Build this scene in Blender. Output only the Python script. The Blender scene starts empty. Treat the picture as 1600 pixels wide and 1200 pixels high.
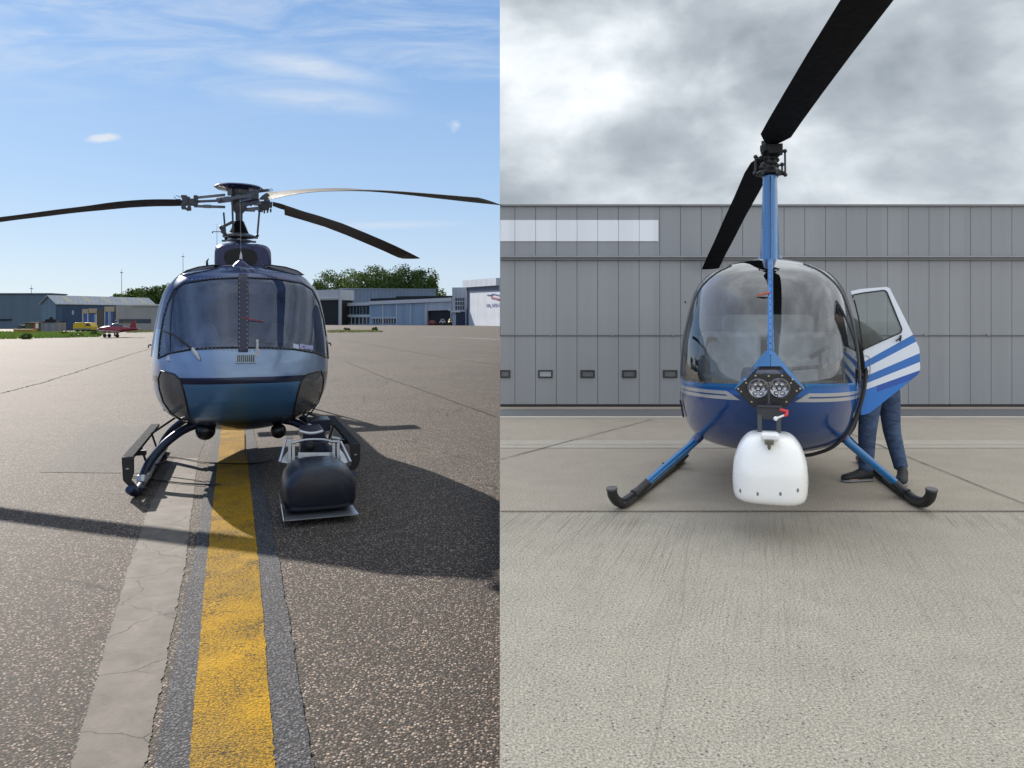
import bpy, math, random
import numpy as np
from mathutils import Vector, Matrix
random.seed(7)
SC = bpy.context.scene
FP = 1150.0; HY = 500.0; CH = 1.7; ZR = 0.34
KS = (781-800)/FP                      # the line where the two airfields meet: X = KS*Y
COLS = {}
for nm in ('sunny_airfield', 'overcast_airfield'):
    c = bpy.data.collections.new(nm); SC.collection.children.link(c); COLS[nm] = c
CUR = [COLS['sunny_airfield']]
def R(d): return math.radians(d)

# ------------------------------------------------------------------ nodes / materials
class NT:
    def __init__(s, nt): s.nt = nt; s.n = nt.nodes; s.l = nt.links
    def new(s, t, **kw):
        n = s.n.new(t)
        for k, v in kw.items(): setattr(n, k, v)
        return n
    def put(s, sock, v):
        if v is None: return
        if isinstance(v, bpy.types.NodeSocket): s.l.new(v, sock)
        elif isinstance(v, (tuple, list)) and len(v) == 3 and sock.type == 'RGBA': sock.default_value = (*v, 1)
        else: sock.default_value = v
    def m(s, op, a, b=None, c=None, clamp=False):
        n = s.new('ShaderNodeMath', operation=op, use_clamp=clamp)
        s.put(n.inputs[0], a); s.put(n.inputs[1], b); s.put(n.inputs[2], c); return n.outputs[0]
    def vm(s, op, a, b=None):
        n = s.new('ShaderNodeVectorMath', operation=op); s.put(n.inputs[0], a)
        if b is not None: s.put(n.inputs[1], b)
        return n.outputs[1] if op in ('DOT_PRODUCT', 'LENGTH') else n.outputs[0]
    def mix(s, f, a, b, blend='MIX'):
        n = s.new('ShaderNodeMix', data_type='RGBA', blend_type=blend)
        s.put(n.inputs[0], f); s.put(n.inputs[6], a); s.put(n.inputs[7], b); return n.outputs[2]
    def ss(s, x, a, b, lo=0.0, hi=1.0):
        n = s.new('ShaderNodeMapRange', interpolation_type='SMOOTHSTEP')
        s.put(n.inputs[0], x); s.put(n.inputs[1], a); s.put(n.inputs[2], b); s.put(n.inputs[3], lo); s.put(n.inputs[4], hi)
        return n.outputs[0]
    def lin(s, x, a, b, lo=0.0, hi=1.0):
        n = s.new('ShaderNodeMapRange'); s.put(n.inputs[0], x); s.put(n.inputs[1], a); s.put(n.inputs[2], b); s.put(n.inputs[3], lo); s.put(n.inputs[4], hi)
        return n.outputs[0]
    def noise(s, vec, scale, detail=2, rough=.5, dist=0.0):
        n = s.new('ShaderNodeTexNoise'); s.put(n.inputs['Vector'], vec); n.inputs['Scale'].default_value = scale
        n.inputs['Detail'].default_value = detail; n.inputs['Roughness'].default_value = rough; n.inputs['Distortion'].default_value = dist
        return n.outputs[0]
    def vor(s, vec, scale, feature='F1', rnd=1.0):
        n = s.new('ShaderNodeTexVoronoi', feature=feature); s.put(n.inputs['Vector'], vec); n.inputs['Scale'].default_value = scale
        n.inputs['Randomness'].default_value = rnd
        return n
    def mapv(s, vec, scale=(1,1,1), rot=(0,0,0), loc=(0,0,0)):
        n = s.new('ShaderNodeMapping'); s.put(n.inputs[0], vec); n.inputs['Scale'].default_value = scale
        n.inputs['Rotation'].default_value = rot; n.inputs['Location'].default_value = loc; return n.outputs[0]
    def sep(s, vec):
        n = s.new('ShaderNodeSeparateXYZ'); s.put(n.inputs[0], vec); return n.outputs
    def bump(s, h, strength=.5, dist=.01):
        n = s.new('ShaderNodeBump'); n.inputs['Strength'].default_value = strength; n.inputs['Distance'].default_value = dist
        s.put(n.inputs['Height'], h); return n.outputs[0]
    def ramp(s, x, stops):
        n = s.new('ShaderNodeValToRGB'); s.put(n.inputs[0], x); e = n.color_ramp.elements
        while len(e) < len(stops): e.new(.5)
        for q, (p, c) in zip(e, stops): q.position = p; q.color = (*c, 1) if len(c) == 3 else c
        return n.outputs[0]
def newmat(name):
    m = bpy.data.materials.new(name); m.use_nodes = True; t = NT(m.node_tree); b = m.node_tree.nodes['Principled BSDF']
    tc = t.new('ShaderNodeTexCoord'); return m, t, b, tc.outputs['Object']
MC = {}
def paint(name, col, rough=.4, metal=0.0, coat=0.0, var=.12, bump=0.0, scale=6, spec=.5):
    if name in MC: return MC[name]
    m, t, b, oc = newmat(name)
    nz = t.noise(oc, scale, 4, .6)
    dark = tuple(c*(1-var) for c in col); lite = tuple(min(1, c*(1+var)) for c in col)
    b.inputs['Base Color'].default_value = (*col, 1)
    t.put(b.inputs['Base Color'], t.mix(nz, dark, lite))
    t.put(b.inputs['Roughness'], t.lin(t.noise(oc, scale*3, 3), .3, .7, max(0, rough-.06), min(1, rough+.08)))
    b.inputs['Metallic'].default_value = metal; b.inputs['Coat Weight'].default_value = coat
    b.inputs['Coat Roughness'].default_value = .04; b.inputs['Specular IOR Level'].default_value = spec
    if bump: t.put(b.inputs['Normal'], t.bump(t.noise(oc, scale*8, 4), bump, .01))
    MC[name] = m; return m
def glass(name, tint=(.5,.52,.52), ior=1.8, haze=0.05, hazecol=(.5,.5,.5), rough=.01, hazevar=.5):
    m = bpy.data.materials.new(name); m.use_nodes = True; t = NT(m.node_tree); m.node_tree.nodes.clear()
    out = t.new('ShaderNodeOutputMaterial'); tr = t.new('ShaderNodeBsdfTransparent'); tr.inputs[0].default_value = (*tint, 1)
    gl = t.new('ShaderNodeBsdfGlossy'); gl.inputs['Roughness'].default_value = rough; gl.inputs[0].default_value = (.95,.97,1,1)
    fr = t.new('ShaderNodeFresnel'); fr.inputs[0].default_value = ior
    tc = t.new('ShaderNodeTexCoord')
    df = t.new('ShaderNodeBsdfDiffuse'); df.inputs[0].default_value = (*hazecol, 1)
    nz = t.noise(tc.outputs['Object'], 2.5, 5, .6, .4)
    h = t.m('MULTIPLY', t.lin(nz, .3, .7, 1-hazevar, 1+hazevar), haze)
    m1 = t.new('ShaderNodeMixShader'); t.put(m1.inputs[0], h); t.l.new(tr.outputs[0], m1.inputs[1]); t.l.new(df.outputs[0], m1.inputs[2])
    m2 = t.new('ShaderNodeMixShader'); t.l.new(fr.outputs[0], m2.inputs[0]); t.l.new(m1.outputs[0], m2.inputs[1]); t.l.new(gl.outputs[0], m2.inputs[2])
    t.l.new(m2.outputs[0], out.inputs[0]); MC[name] = m; return m

# ------------------------------------------------------------------ mesh builder
class MB:
    def __init__(s): s.v = []; s.f = []
    def add(s, vs, fs, M=None):
        o = len(s.v)
        for p in vs:
            p = Vector(p); s.v.append(tuple(M @ p) if M else tuple(p))
        for f in fs: s.f.append(tuple(i+o for i in f))
        return s
    def box(s, c, size, rz=0, rx=0, ry=0, M=None):
        x, y, z = [q/2 for q in size]
        T = Matrix.Translation(c) @ Matrix.Rotation(rz, 4, 'Z') @ Matrix.Rotation(ry, 4, 'Y') @ Matrix.Rotation(rx, 4, 'X')
        if M: T = M @ T
        vs = [(-x,-y,-z),(x,-y,-z),(x,y,-z),(-x,y,-z),(-x,-y,z),(x,-y,z),(x,y,z),(-x,y,z)]
        return s.add(vs, [(0,3,2,1),(4,5,6,7),(0,1,5,4),(1,2,6,5),(2,3,7,6),(3,0,4,7)], T)
    def bar(s, a, b, w, h, up=(0,0,1)):
        a = Vector(a); b = Vector(b); d = (b-a); L = d.length; d.normalize(); u = Vector(up)
        x = d.cross(u)
        if x.length < 1e-4: x = d.cross(Vector((1,0,0)))
        x.normalize(); z = x.cross(d)
        T = Matrix((( x.x, d.x, z.x, (a.x+b.x)/2), (x.y, d.y, z.y, (a.y+b.y)/2), (x.z, d.z, z.z, (a.z+b.z)/2), (0,0,0,1)))
        return s.box((0,0,0), (w, L, h), M=T)
    def tube(s, pts, r, n=10, cap=True):
        pts = [Vector(p) for p in pts]; k = len(pts)
        rs = [r]*k if not isinstance(r, (list, tuple)) else r
        nrm = None; vs = []; fs = []
        for i, p in enumerate(pts):
            t = (pts[min(i+1, k-1)]-pts[max(i-1, 0)]).normalized()
            if nrm is None:
                nrm = t.orthogonal().normalized()
            else:
                nrm = (nrm - t*nrm.dot(t)); nrm = nrm.normalized() if nrm.length > 1e-6 else t.orthogonal().normalized()
            bn = t.cross(nrm)
            for j in range(n):
                a = 2*math.pi*j/n; vs.append(p+(nrm*math.cos(a)+bn*math.sin(a))*rs[i])
        for i in range(k-1):
            for j in range(n):
                fs.append((i*n+j, i*n+(j+1)%n, (i+1)*n+(j+1)%n, (i+1)*n+j))
        if cap: fs.append(tuple(range(n))[::-1]); fs.append(tuple((k-1)*n+j for j in range(n)))
        return s.add(vs, fs)
    def lathe(s, prof, c=(0,0,0), n=24, M=None, close=True):
        vs = []; fs = []
        for r, z in prof:
            for j in range(n):
                a = 2*math.pi*j/n; vs.append((c[0]+r*math.cos(a), c[1]+r*math.sin(a), c[2]+z))
        for i in range(len(prof)-1):
            for j in range(n): fs.append((i*n+j, i*n+(j+1)%n, (i+1)*n+(j+1)%n, (i+1)*n+j))
        if close: fs.append(tuple(range(n))[::-1]); fs.append(tuple((len(prof)-1)*n+j for j in range(n)))
        return s.add(vs, fs, M)
    def ell(s, c, rx, ry, rz, n=16, M=None, e=1.0):
        vs = []; fs = []; m = n//2+1
        def pw(x): return math.copysign(abs(x)**e, x)
        for i in range(m+1):
            a = -math.pi/2+math.pi*i/m
            for j in range(n):
                b = 2*math.pi*j/n; vs.append((c[0]+rx*pw(math.cos(a))*pw(math.cos(b)), c[1]+ry*pw(math.cos(a))*pw(math.sin(b)), c[2]+rz*pw(math.sin(a))))
        for i in range(m):
            for j in range(n): fs.append((i*n+j, i*n+(j+1)%n, (i+1)*n+(j+1)%n, (i+1)*n+j))
        return s.add(vs, fs, M)
    def prism(s, poly, off):
        n = len(poly); off = Vector(off)
        vs = [Vector(p) for p in poly]+[Vector(p)+off for p in poly]
        fs = [tuple(range(n))[::-1], tuple(range(n, 2*n))]+[(i, (i+1)%n, (i+1)%n+n, i+n) for i in range(n)]
        return s.add(vs, fs)
    def loft(s, rings, cap=True):
        n = len(rings[0]); vs = [p for r in rings for p in r]; fs = []
        for i in range(len(rings)-1):
            for j in range(n): fs.append((i*n+j, i*n+(j+1)%n, (i+1)*n+(j+1)%n, (i+1)*n+j))
        if cap: fs.append(tuple(range(n))[::-1]); fs.append(tuple((len(rings)-1)*n+j for j in range(n)))
        return s.add(vs, fs)
    def quad(s, a, b, c, d): return s.add([a,b,c,d], [(0,1,2,3)])
def mk(name, mb, mat, parent=None, bevel=0.0, smooth=True, ang=38, fixn=True, sub=0, uvlabel=None):
    me = bpy.data.meshes.new(name); me.from_pydata([tuple(v) for v in mb.v], [], mb.f); me.update()
    if fixn:
        import bmesh
        bm = bmesh.new(); bm.from_mesh(me); bmesh.ops.recalc_face_normals(bm, faces=bm.faces); bm.to_mesh(me); bm.free()
    if mat: me.materials.append(mat)
    if smooth:
        for p in me.polygons: p.use_smooth = True
        me.set_sharp_from_angle(angle=R(ang))
    o = bpy.data.objects.new(name, me); CUR[0].objects.link(o)
    if parent: o.parent = parent
    if bevel:
        b = o.modifiers.new('bevel', 'BEVEL'); b.width = bevel; b.segments = 2; b.limit_method = 'ANGLE'; b.angle_limit = R(35)
    if sub:
        b = o.modifiers.new('sub', 'SUBSURF'); b.levels = sub; b.render_levels = sub
    return o
def tag(o, label=None, cat=None, group=None, kind=None):
    if label: o['label'] = label
    if cat: o['category'] = cat
    if group: o['group'] = group
    if kind: o['kind'] = kind
    return o
def empty(name, loc=(0,0,0), rz=0, **kw):
    o = bpy.data.objects.new(name, None); CUR[0].objects.link(o); o.location = loc; o.rotation_euler = (0,0,rz); o.empty_display_size = .2
    return tag(o, **kw)
def copy_tree(o, parent=None):
    c = o.copy(); CUR[0].objects.link(c); c.parent = parent
    for ch in list(o.children): copy_tree(ch, c)
    return c
def pchip(tab):
    xs = np.array([a for a, _ in tab], float); ys = np.array([b for _, b in tab], float)
    o = np.argsort(xs); xs = xs[o]; ys = ys[o]; h = np.diff(xs); d = np.diff(ys)/h; m = np.zeros(len(xs))
    for i in range(1, len(xs)-1):
        if d[i-1]*d[i] > 0:
            w1 = 2*h[i]+h[i-1]; w2 = h[i]+2*h[i-1]; m[i] = (w1+w2)/(w1/d[i-1]+w2/d[i])
    m[0] = d[0]; m[-1] = d[-1]
    def f(x):
        x = min(max(x, xs[0]), xs[-1]); i = min(max(int(np.searchsorted(xs, x)-1), 0), len(h)-1)
        t = (x-xs[i])/h[i]
        return float((2*t**3-3*t**2+1)*ys[i]+(t**3-2*t**2+t)*h[i]*m[i]+(-2*t**3+3*t**2)*ys[i+1]+(t**3-t**2)*h[i]*m[i+1])
    return f
def W3(px, py, Y): return Vector(((px-800)/FP*Y, Y, CH+(HY-py)/FP*Y))
def G(px, py, z=0.0):
    Y = (CH-z)*FP/(py-HY); return Vector(((px-800)/FP*Y, Y, z))
class Frame:     # local frame of a helicopter: u to the right, v away from the viewer, w up
    def __init__(s, cx, Y, z0, f=1.0):
        X = (cx-800)/FP*Y; s.O = Vector((X, Y, z0)); s.rz = math.atan2(-X, Y)*f
        s.M = Matrix.Translation(s.O) @ Matrix.Rotation(s.rz, 4, 'Z'); s.Mi = s.M.inverted()
        s.c = s.Mi @ Vector((0,0,CH)); s.z0 = z0
    def ray(s, px, py):
        return (s.Mi.to_3x3() @ Vector(((px-800)/FP, 1, (HY-py)/FP)))
    def loc(s, px, py, v):
        d = s.ray(px, py); t = (v-s.c.y)/d.y; return s.c+d*t
    def ground(s, px, py, w=0.0):
        d = s.ray(px, py); t = (w-s.c.z)/d.z; return s.c+d*t
    def proj(s, p):
        q = s.M @ Vector(p); return (800+FP*q.x/q.y, HY-FP*(q.z-CH)/q.y)
class Pod:
    def __init__(s, F, wt, vt, vc, a=2.3, b=2.0):
        s.F = F; s.W = pchip(wt); s.V = pchip(vt); s.vc = vc; s.a = a; s.b = b
        s.z0 = wt[0][0]; s.z1 = wt[-1][0]
    def vcz(s, z): return max(s.vc, s.V(z)+.25)
    def front(s, u, z):
        if z <= s.z0 or z >= s.z1: return 9.0
        W = s.W(z)
        if abs(u) >= W: return 9.0
        vc = s.vcz(z); return vc-(vc-s.V(z))*(1-abs(u/W)**s.a)**(1/s.b)
    def hit(s, px, py, off=0.0):
        F = s.F; d = F.ray(px, py); t0 = (-2.0-F.c.y)/d.y; t1 = (s.vc+.6-F.c.y)/d.y; n = 220; pt = t0
        for i in range(n+1):
            t = t0+(t1-t0)*i/n; p = F.c+d*t
            if p.y >= s.front(p.x, p.z):
                a, b = pt, t
                for _ in range(18):
                    m = (a+b)/2; q = F.c+d*m
                    if q.y >= s.front(q.x, q.z): b = m
                    else: a = m
                p = F.c+d*b; break
            pt = t
        else:
            p = F.c+d*((s.vc-F.c.y)/d.y)
        if off: p = p-d.normalized()*off
        return p
    def grid(s, nz, nphi, back):      # rows of points, back = list of (v, scale width, z centre, z scale)
        rows = []
        for i in range(nz+1):
            t = i/nz; t = .5-.5*math.cos(math.pi*t)*(.35)-.5*(1-2*t)*.65 if True else t
            z = s.z0+(s.z1-s.z0)*t; W = max(s.W(z), .002); vc = s.vcz(z); vf = s.V(z); row = []
            bk = [( -1, *q) for q in back[::-1]]
            for (_, v, sw, zc, sz) in bk: row.append((-W*sw, max(v, vc+.02), zc+(z-zc)*sz))
            for j in range(nphi+1):
                ph = -math.pi/2+math.pi*j/nphi; sn = math.sin(ph); cs = max(0, math.cos(ph))
                row.append((W*math.copysign(abs(sn)**(2/s.a), sn), vc-(vc-vf)*cs**(2/s.b), z))
            for (v, sw, zc, sz) in back: row.append((W*sw, max(v, vc+.02), zc+(z-zc)*sz))
            rows.append(row)
        return rows
    def build(s, nz, nphi, back, classify):
        rows = s.grid(nz, nphi, back); out = {}
        n = len(rows[0]); vs = [p for r in rows for p in r]
        def em(key, f):
            out.setdefault(key, []).append(f)
        for i in range(nz):
            for j in range(n-1):
                f = (i*n+j, i*n+j+1, (i+1)*n+j+1, (i+1)*n+j)
                c = sum((Vector(vs[k]) for k in f), Vector())/4
                em(classify(c, s.F.proj(c), len(back) <= j < n-1-len(back)), f)
        for i in range(nz): em('body', (i*n, (i+1)*n, (i+1)*n+n-1, i*n+n-1))
        em('body', tuple(range(n))[::-1]); em('body', tuple(nz*n+j for j in range(n)))
        res = {}
        for k, fs in out.items():
            if k is None: continue
            used = {}; mb = MB()
            for f in fs:
                for q in f:
                    if q not in used: used[q] = len(mb.v); mb.v.append(vs[q])
                mb.f.append(tuple(used[q] for q in f))
            res[k] = mb
        return res
def inpoly(p, poly):
    x, y = p; c = False; n = len(poly)
    for i in range(n):
        x1, y1 = poly[i]; x2, y2 = poly[(i+1)%n]
        if (y1 > y) != (y2 > y) and x < (x2-x1)*(y-y1)/(y2-y1)+x1: c = not c
    return c
def dens(poly, step=6, closed=True):
    out = []; n = len(poly)
    for i in range(n if closed else n-1):
        a = poly[i]; b = poly[(i+1)%n]; L = math.hypot(b[0]-a[0], b[1]-a[1]); k = max(1, int(L/step))
        for j in range(k): out.append((a[0]+(b[0]-a[0])*j/k, a[1]+(b[1]-a[1])*j/k))
    out.append(poly[0] if closed else poly[-1]); return out
def rnd_poly(poly, it=2):
    for _ in range(it):
        q = []; n = len(poly)
        for i in range(n):
            a = poly[i]; b = poly[(i+1)%n]
            q += [(a[0]*.75+b[0]*.25, a[1]*.75+b[1]*.25), (a[0]*.25+b[0]*.75, a[1]*.25+b[1]*.75)]
        poly = q
    return poly
def pod_tube(pod, poly, r, closed=True, off=0.0, n=6):
    mb = MB(); mb.tube([pod.hit(x, y, off) for x, y in dens(poly, 5, closed)], r, n); return mb
def pod_patch(pod, poly, thick, off=0.002, cell=None):    # a plate that lies on the curved surface
    # fan of strips between the left and right outline, sampled per row
    ys = [p[1] for p in poly]; y0, y1 = min(ys), max(ys); nr = max(4, int((y1-y0)/2)); nc = 14; rows = []
    for i in range(nr+1):
        y = y0+(y1-y0)*(i/nr)*.9998+(y1-y0)*.0001; xs = []
        for k in range(len(poly)):
            a = poly[k]; b = poly[(k+1)%len(poly)]
            if (a[1] > y) != (b[1] > y): xs.append(a[0]+(b[0]-a[0])*(y-a[1])/(b[1]-a[1]))
        x0, x1 = min(xs), max(xs)
        rows.append([pod.hit(x0+(x1-x0)*j/nc, y, off) for j in range(nc+1)])
    mb = MB(); n = nc+1; m = len(rows); top = [p+Vector((0,-thick,0)) for r in rows for p in r]; bot = [p for r in rows for p in r]
    vs = top+bot; B = len(top); fs = []
    for i in range(m-1):
        for j in range(nc):
            a, b, c, d = i*n+j, i*n+j+1, (i+1)*n+j+1, (i+1)*n+j
            fs += [(a,b,c,d), (B+d,B+c,B+b,B+a)]
    for j in range(nc): fs += [(j, B+j, B+j+1, j+1), ((m-1)*n+j, (m-1)*n+j+1, B+(m-1)*n+j+1, B+(m-1)*n+j)]
    for i in range(m-1): fs += [(i*n, (i+1)*n, B+(i+1)*n, B+i*n), (i*n+nc, B+i*n+nc, B+(i+1)*n+nc, (i+1)*n+nc)]
    return mb.add(vs, fs)
def smooth_pts(pts, k=6):
    pts = [Vector(p) for p in pts]; out = []; P = [pts[0]]+pts+[pts[-1]]
    for i in range(1, len(P)-2):
        a, b, c, d = P[i-1], P[i], P[i+1], P[i+2]
        for j in range(k):
            t = j/k; out.append(.5*((2*b)+(-a+c)*t+(2*a-5*b+4*c-d)*t*t+(-a+3*b-3*c+d)*t**3))
    out.append(pts[-1]); return out
def blade(mb, stations):       # stations: (centre, half chord vector, half thickness); aerofoil ring
    rings = []
    for c, ch, th in stations:
        c = Vector(c); ch = Vector(ch); r = []
        for t, h in ((-1,0),(-.8,.75),(-.4,1),(.1,.9),(.6,.5),(1,.08),(.6,-.3),(.1,-.5),(-.4,-.6),(-.8,-.5)):
            r.append(c+ch*t+Vector((0,0,1))*h*th)
        rings.append(r)
    return mb.loft(rings)
class Wall:       # a facade standing on a ground line between two image columns at two distances
    def __init__(s, pxa, Ya, pxb, Yb, z0=0.0):
        s.z0 = z0
        s.A = Vector(((pxa-800)/FP*Ya, Ya, z0)); s.B = Vector(((pxb-800)/FP*Yb, Yb, z0))
        d = s.B-s.A; s.L = d.length; s.d = d.normalized(); s.n = Vector((s.d.y, -s.d.x, 0))
        if s.n.dot(s.A) > 0: s.n = -s.n
    def s_of(s, px):
        k = (px-800)/FP      # (A.x+t d.x) = k (A.y+t d.y)
        return (k*s.A.y-s.A.x)/(s.d.x-k*s.d.y)
    def z_of(s, px, py):
        t = s.s_of(px); Y = s.A.y+t*s.d.y; return CH+(HY-py)/FP*Y-s.z0
    def P(s, t, z, o=0.0): return s.A+s.d*t+Vector((0,0,z))+s.n*o
    def box(s, mb, t0, t1, za, zb, o0, o1, zc=None, zd=None):   # za..zb at t0, zc..zd at t1
        zc = za if zc is None else zc; zd = zb if zd is None else zd
        P = s.P; vs = [P(t0,za,o0),P(t1,zc,o0),P(t1,zc,o1),P(t0,za,o1),P(t0,zb,o0),P(t1,zd,o0),P(t1,zd,o1),P(t0,zb,o1)]
        return mb.add(vs, [(0,3,2,1),(4,5,6,7),(0,1,5,4),(1,2,6,5),(2,3,7,6),(3,0,4,7)])
    def pb(s, mb, xa, xb, ya, yb, o0, o1, mid=None):           # box from image extents (ya top, yb bottom)
        m = (xa+xb)/2 if mid is None else mid
        zt = s.z_of(m, ya); zb = max(s.z_of(m, yb), 0) if yb is not None else 0
        return s.box(mb, s.s_of(xa), s.s_of(xb), zb, zt, o0, o1)

# ================================================================== camera, sky, sun
cam = bpy.data.cameras.new('camera'); cam.sensor_width = 36; cam.lens = FP/1600*36; cam.shift_y = -(600-HY)/1600
cam.clip_start = .05; cam.clip_end = 6000
co = bpy.data.objects.new('camera', cam); SC.collection.objects.link(co); co.location = (0,0,CH); co.rotation_euler = (R(90),0,0)
SC.camera = co
SUN = Vector((-1.3, 1.5, 1.0)).normalized()
SEL = math.asin(SUN.z); SAZ = math.atan2(SUN.x, SUN.y)
w = bpy.data.worlds.new('World'); SC.world = w; w.use_nodes = True; t = NT(w.node_tree); bg = w.node_tree.nodes['Background']
tc = t.new('ShaderNodeTexCoord'); D = tc.outputs['Generated']; dx, dy, dz = t.sep(D)
sky = t.new('ShaderNodeTexSky', sky_type='NISHITA', sun_disc=False); sky.sun_elevation = SEL; sky.sun_rotation = SAZ
sky.air_density = 1.0; sky.dust_density = .3; sky.ozone_density = 2.5; sky.altitude = 0
SKYK = 0.075
skyc = t.vm('SCALE', sky.outputs[0]); skyc.node.inputs['Scale'].default_value = 1.0
# thin cirrus and small cumulus over the clear side, placed by direction
ys = t.m('MAXIMUM', dy, .05); gx = t.m('DIVIDE', dx, ys); gz = t.m('DIVIDE', dz, ys)
cmb = t.new('ShaderNodeCombineXYZ'); t.put(cmb.inputs[0], gx); t.put(cmb.inputs[1], gz); GP = cmb.outputs[0]
def blob(px, py, rx, ry, rot=0.0, hard=1.0, warp=0.0):
    cx = (px-800)/FP; cz = (HY-py)/FP
    v = t.vm('SUBTRACT', GP, (cx, cz, 0))
    if warp:
        n = t.new('ShaderNodeTexNoise'); t.put(n.inputs['Vector'], GP); n.inputs['Scale'].default_value = 3.2/max(rx/FP, .02)*.25; n.inputs['Detail'].default_value = 6
        v = t.vm('ADD', v, t.vm('SCALE', t.vm('SUBTRACT', n.outputs[1], (.5,.5,.5)))); v.node.inputs[1].links[0].from_node.inputs['Scale'].default_value = warp*ry/FP*2
    mp = t.new('ShaderNodeMapping', vector_type='TEXTURE'); t.put(mp.inputs[0], v); mp.inputs['Rotation'].default_value = (0,0,R(rot)); mp.inputs['Scale'].default_value = (rx/FP, ry/FP, 1)
    L = t.vm('LENGTH', mp.outputs[0])
    return t.ss(L, 1.0, max(0.0, 1-hard), 0, 1)
streak = t.noise(t.mapv(GP, (3, 16, 1), (0,0,R(-14))), 1.6, 7, .62, .9)
fine = t.noise(t.mapv(GP, (8, 40, 1), (0,0,R(-8))), 1.5, 6, .65, .5)
topv = t.m('MULTIPLY', t.ss(streak, .36, .74), t.ss(gz, .24, .40))
c1 = t.m('MULTIPLY', blob(470, 108, 200, 34, -9, .95, .7), t.lin(fine, .3, .7, .45, 1.0))
c2 = t.m('MULTIPLY', blob(490, 158, 210, 34, -5, .95, .7), t.lin(fine, .3, .7, .35, .9))
c3 = t.m('MULTIPLY', blob(600, 352, 170, 9, 1, .9, .4), .5)
k1 = blob(162, 217, 36, 9, 3, .7, 1.0); k2 = t.m('MULTIPLY', blob(712, 197, 17, 9, 20, 1, 2.4), t.lin(fine, .35, .65, .2, 1.0))
cf = t.m('MULTIPLY', topv, .52)
for q, g in ((c1, .85), (c2, .72), (c3, .8), (k1, 1.0), (k2, .7)): cf = t.m('MAXIMUM', cf, t.m('MULTIPLY', q, g))
haze = t.ss(gz, .16, -.02)
grad = t.ramp(t.m('MULTIPLY', dz, 1.6), [(0, (.40,.445,.50)), (.10, (.36,.425,.50)), (.25, (.27,.37,.50)), (.50, (.18,.295,.475)), (.8, (.11,.21,.41))])
grad = t.vm('SCALE', grad); grad.node.inputs['Scale'].default_value = 14.6
blue = t.mix(.22, grad, t.mix(1.0, skyc, (.55,.70,.90), 'MULTIPLY'))
blue = t.mix(cf, blue, (6.0, 6.6, 7.4))
# overcast side
p3 = t.mapv(D, (1, 1, 1.7))
n1 = t.noise(p3, 2.9, 7, .50, .15); n2 = t.noise(t.mapv(p3, loc=(3.1,1.2,.4)), 8.0, 6, .52, .2)
cv = t.m('ADD', t.m('MULTIPLY', n1, .72), t.m('MULTIPLY', n2, .28))
br = t.m('ADD', blob(890, 105, 190, 150, 0, 1, .5), t.m('MULTIPLY', blob(1130, 130, 70, 90, 30, 1, .6), .6))
br = t.m('ADD', br, t.m('MULTIPLY', blob(1465, 70, 60, 80, 0, 1, .6), .7)); br = t.m('ADD', br, t.m('MULTIPLY', blob(1240, 290, 90, 40, 0, 1, .6), .5))
dk = t.m('ADD', blob(1190, 70, 120, 90, 0, 1, .5), t.m('MULTIPLY', blob(960, 235, 190, 90, 0, 1, .5), .9)); dk = t.m('ADD', dk, t.m('MULTIPLY', blob(1420, 160, 180, 110, 0, 1, .5), .6))
cv = t.m('ADD', cv, t.m('MULTIPLY', br, .085)); cv = t.m('SUBTRACT', cv, t.m('MULTIPLY', dk, .08))
grey = t.ramp(cv, [(.34, (.20,.23,.26)), (.45, (.33,.365,.40)), (.54, (.50,.54,.575)), (.63, (.72,.75,.775)), (.76, (.90,.91,.92))])
gup = t.lin(dz, .45, .95, 1.0, 1.15)
grey = t.vm('SCALE', grey); grey.node.inputs['Scale'].default_value = 12.3
grey2 = t.vm('SCALE', grey); t.l.new(gup, grey2.node.inputs['Scale'])
grey2 = t.mix(t.ss(dx, -.02, -.45), grey2, t.mix(1.0, grey2, (.42,.57,.88), 'MULTIPLY'))
# clear to the left of the line where the two airfields meet, clouding over again well behind
az = t.m('ARCTAN2', t.m('MULTIPLY', dx, -1), dy)
front = t.m('GREATER_THAN', t.m('SUBTRACT', t.m('MULTIPLY', dy, KS), dx), 0)
mask = t.m('MULTIPLY', t.m('MULTIPLY', front, t.ss(t.m('ABSOLUTE', az), 1.05, .66)), t.ss(dz, .80, .48))
col = t.mix(mask, grey2, blue)
# below the horizon: dull earth
col = t.mix(t.ss(dz, -.02, -.06), col, (1.2,1.15,1.1))
t.put(bg.inputs[0], col); bg.inputs[1].default_value = SKYK

def sunlamp(name, d, e, ang, colr, coll):
    l = bpy.data.lights.new(name, 'SUN'); l.energy = e; l.angle = R(ang); l.color = colr
    o = bpy.data.objects.new(name, l); SC.collection.objects.link(o); o.rotation_euler = Vector(d).to_track_quat('Z', 'Y').to_euler()
    o.light_linking.receiver_collection = coll; o.light_linking.blocker_collection = coll
    return o
sunlamp('sun', SUN, 5.0, .5, (1, .93, .84), COLS['sunny_airfield'])
sunlamp('overcast_sun', (.05, -.3, 1), 1.45, 174, (1, 1, 1), COLS['overcast_airfield'])
SC.view_settings.view_transform = 'Standard'; SC.view_settings.look = 'None'; SC.view_settings.exposure = .7; SC.view_settings.gamma = 1
SC.render.engine = 'CYCLES'; SC.cycles.max_bounces = 8; SC.cycles.transparent_max_bounces = 12
SC.cycles.use_denoising = True

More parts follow.
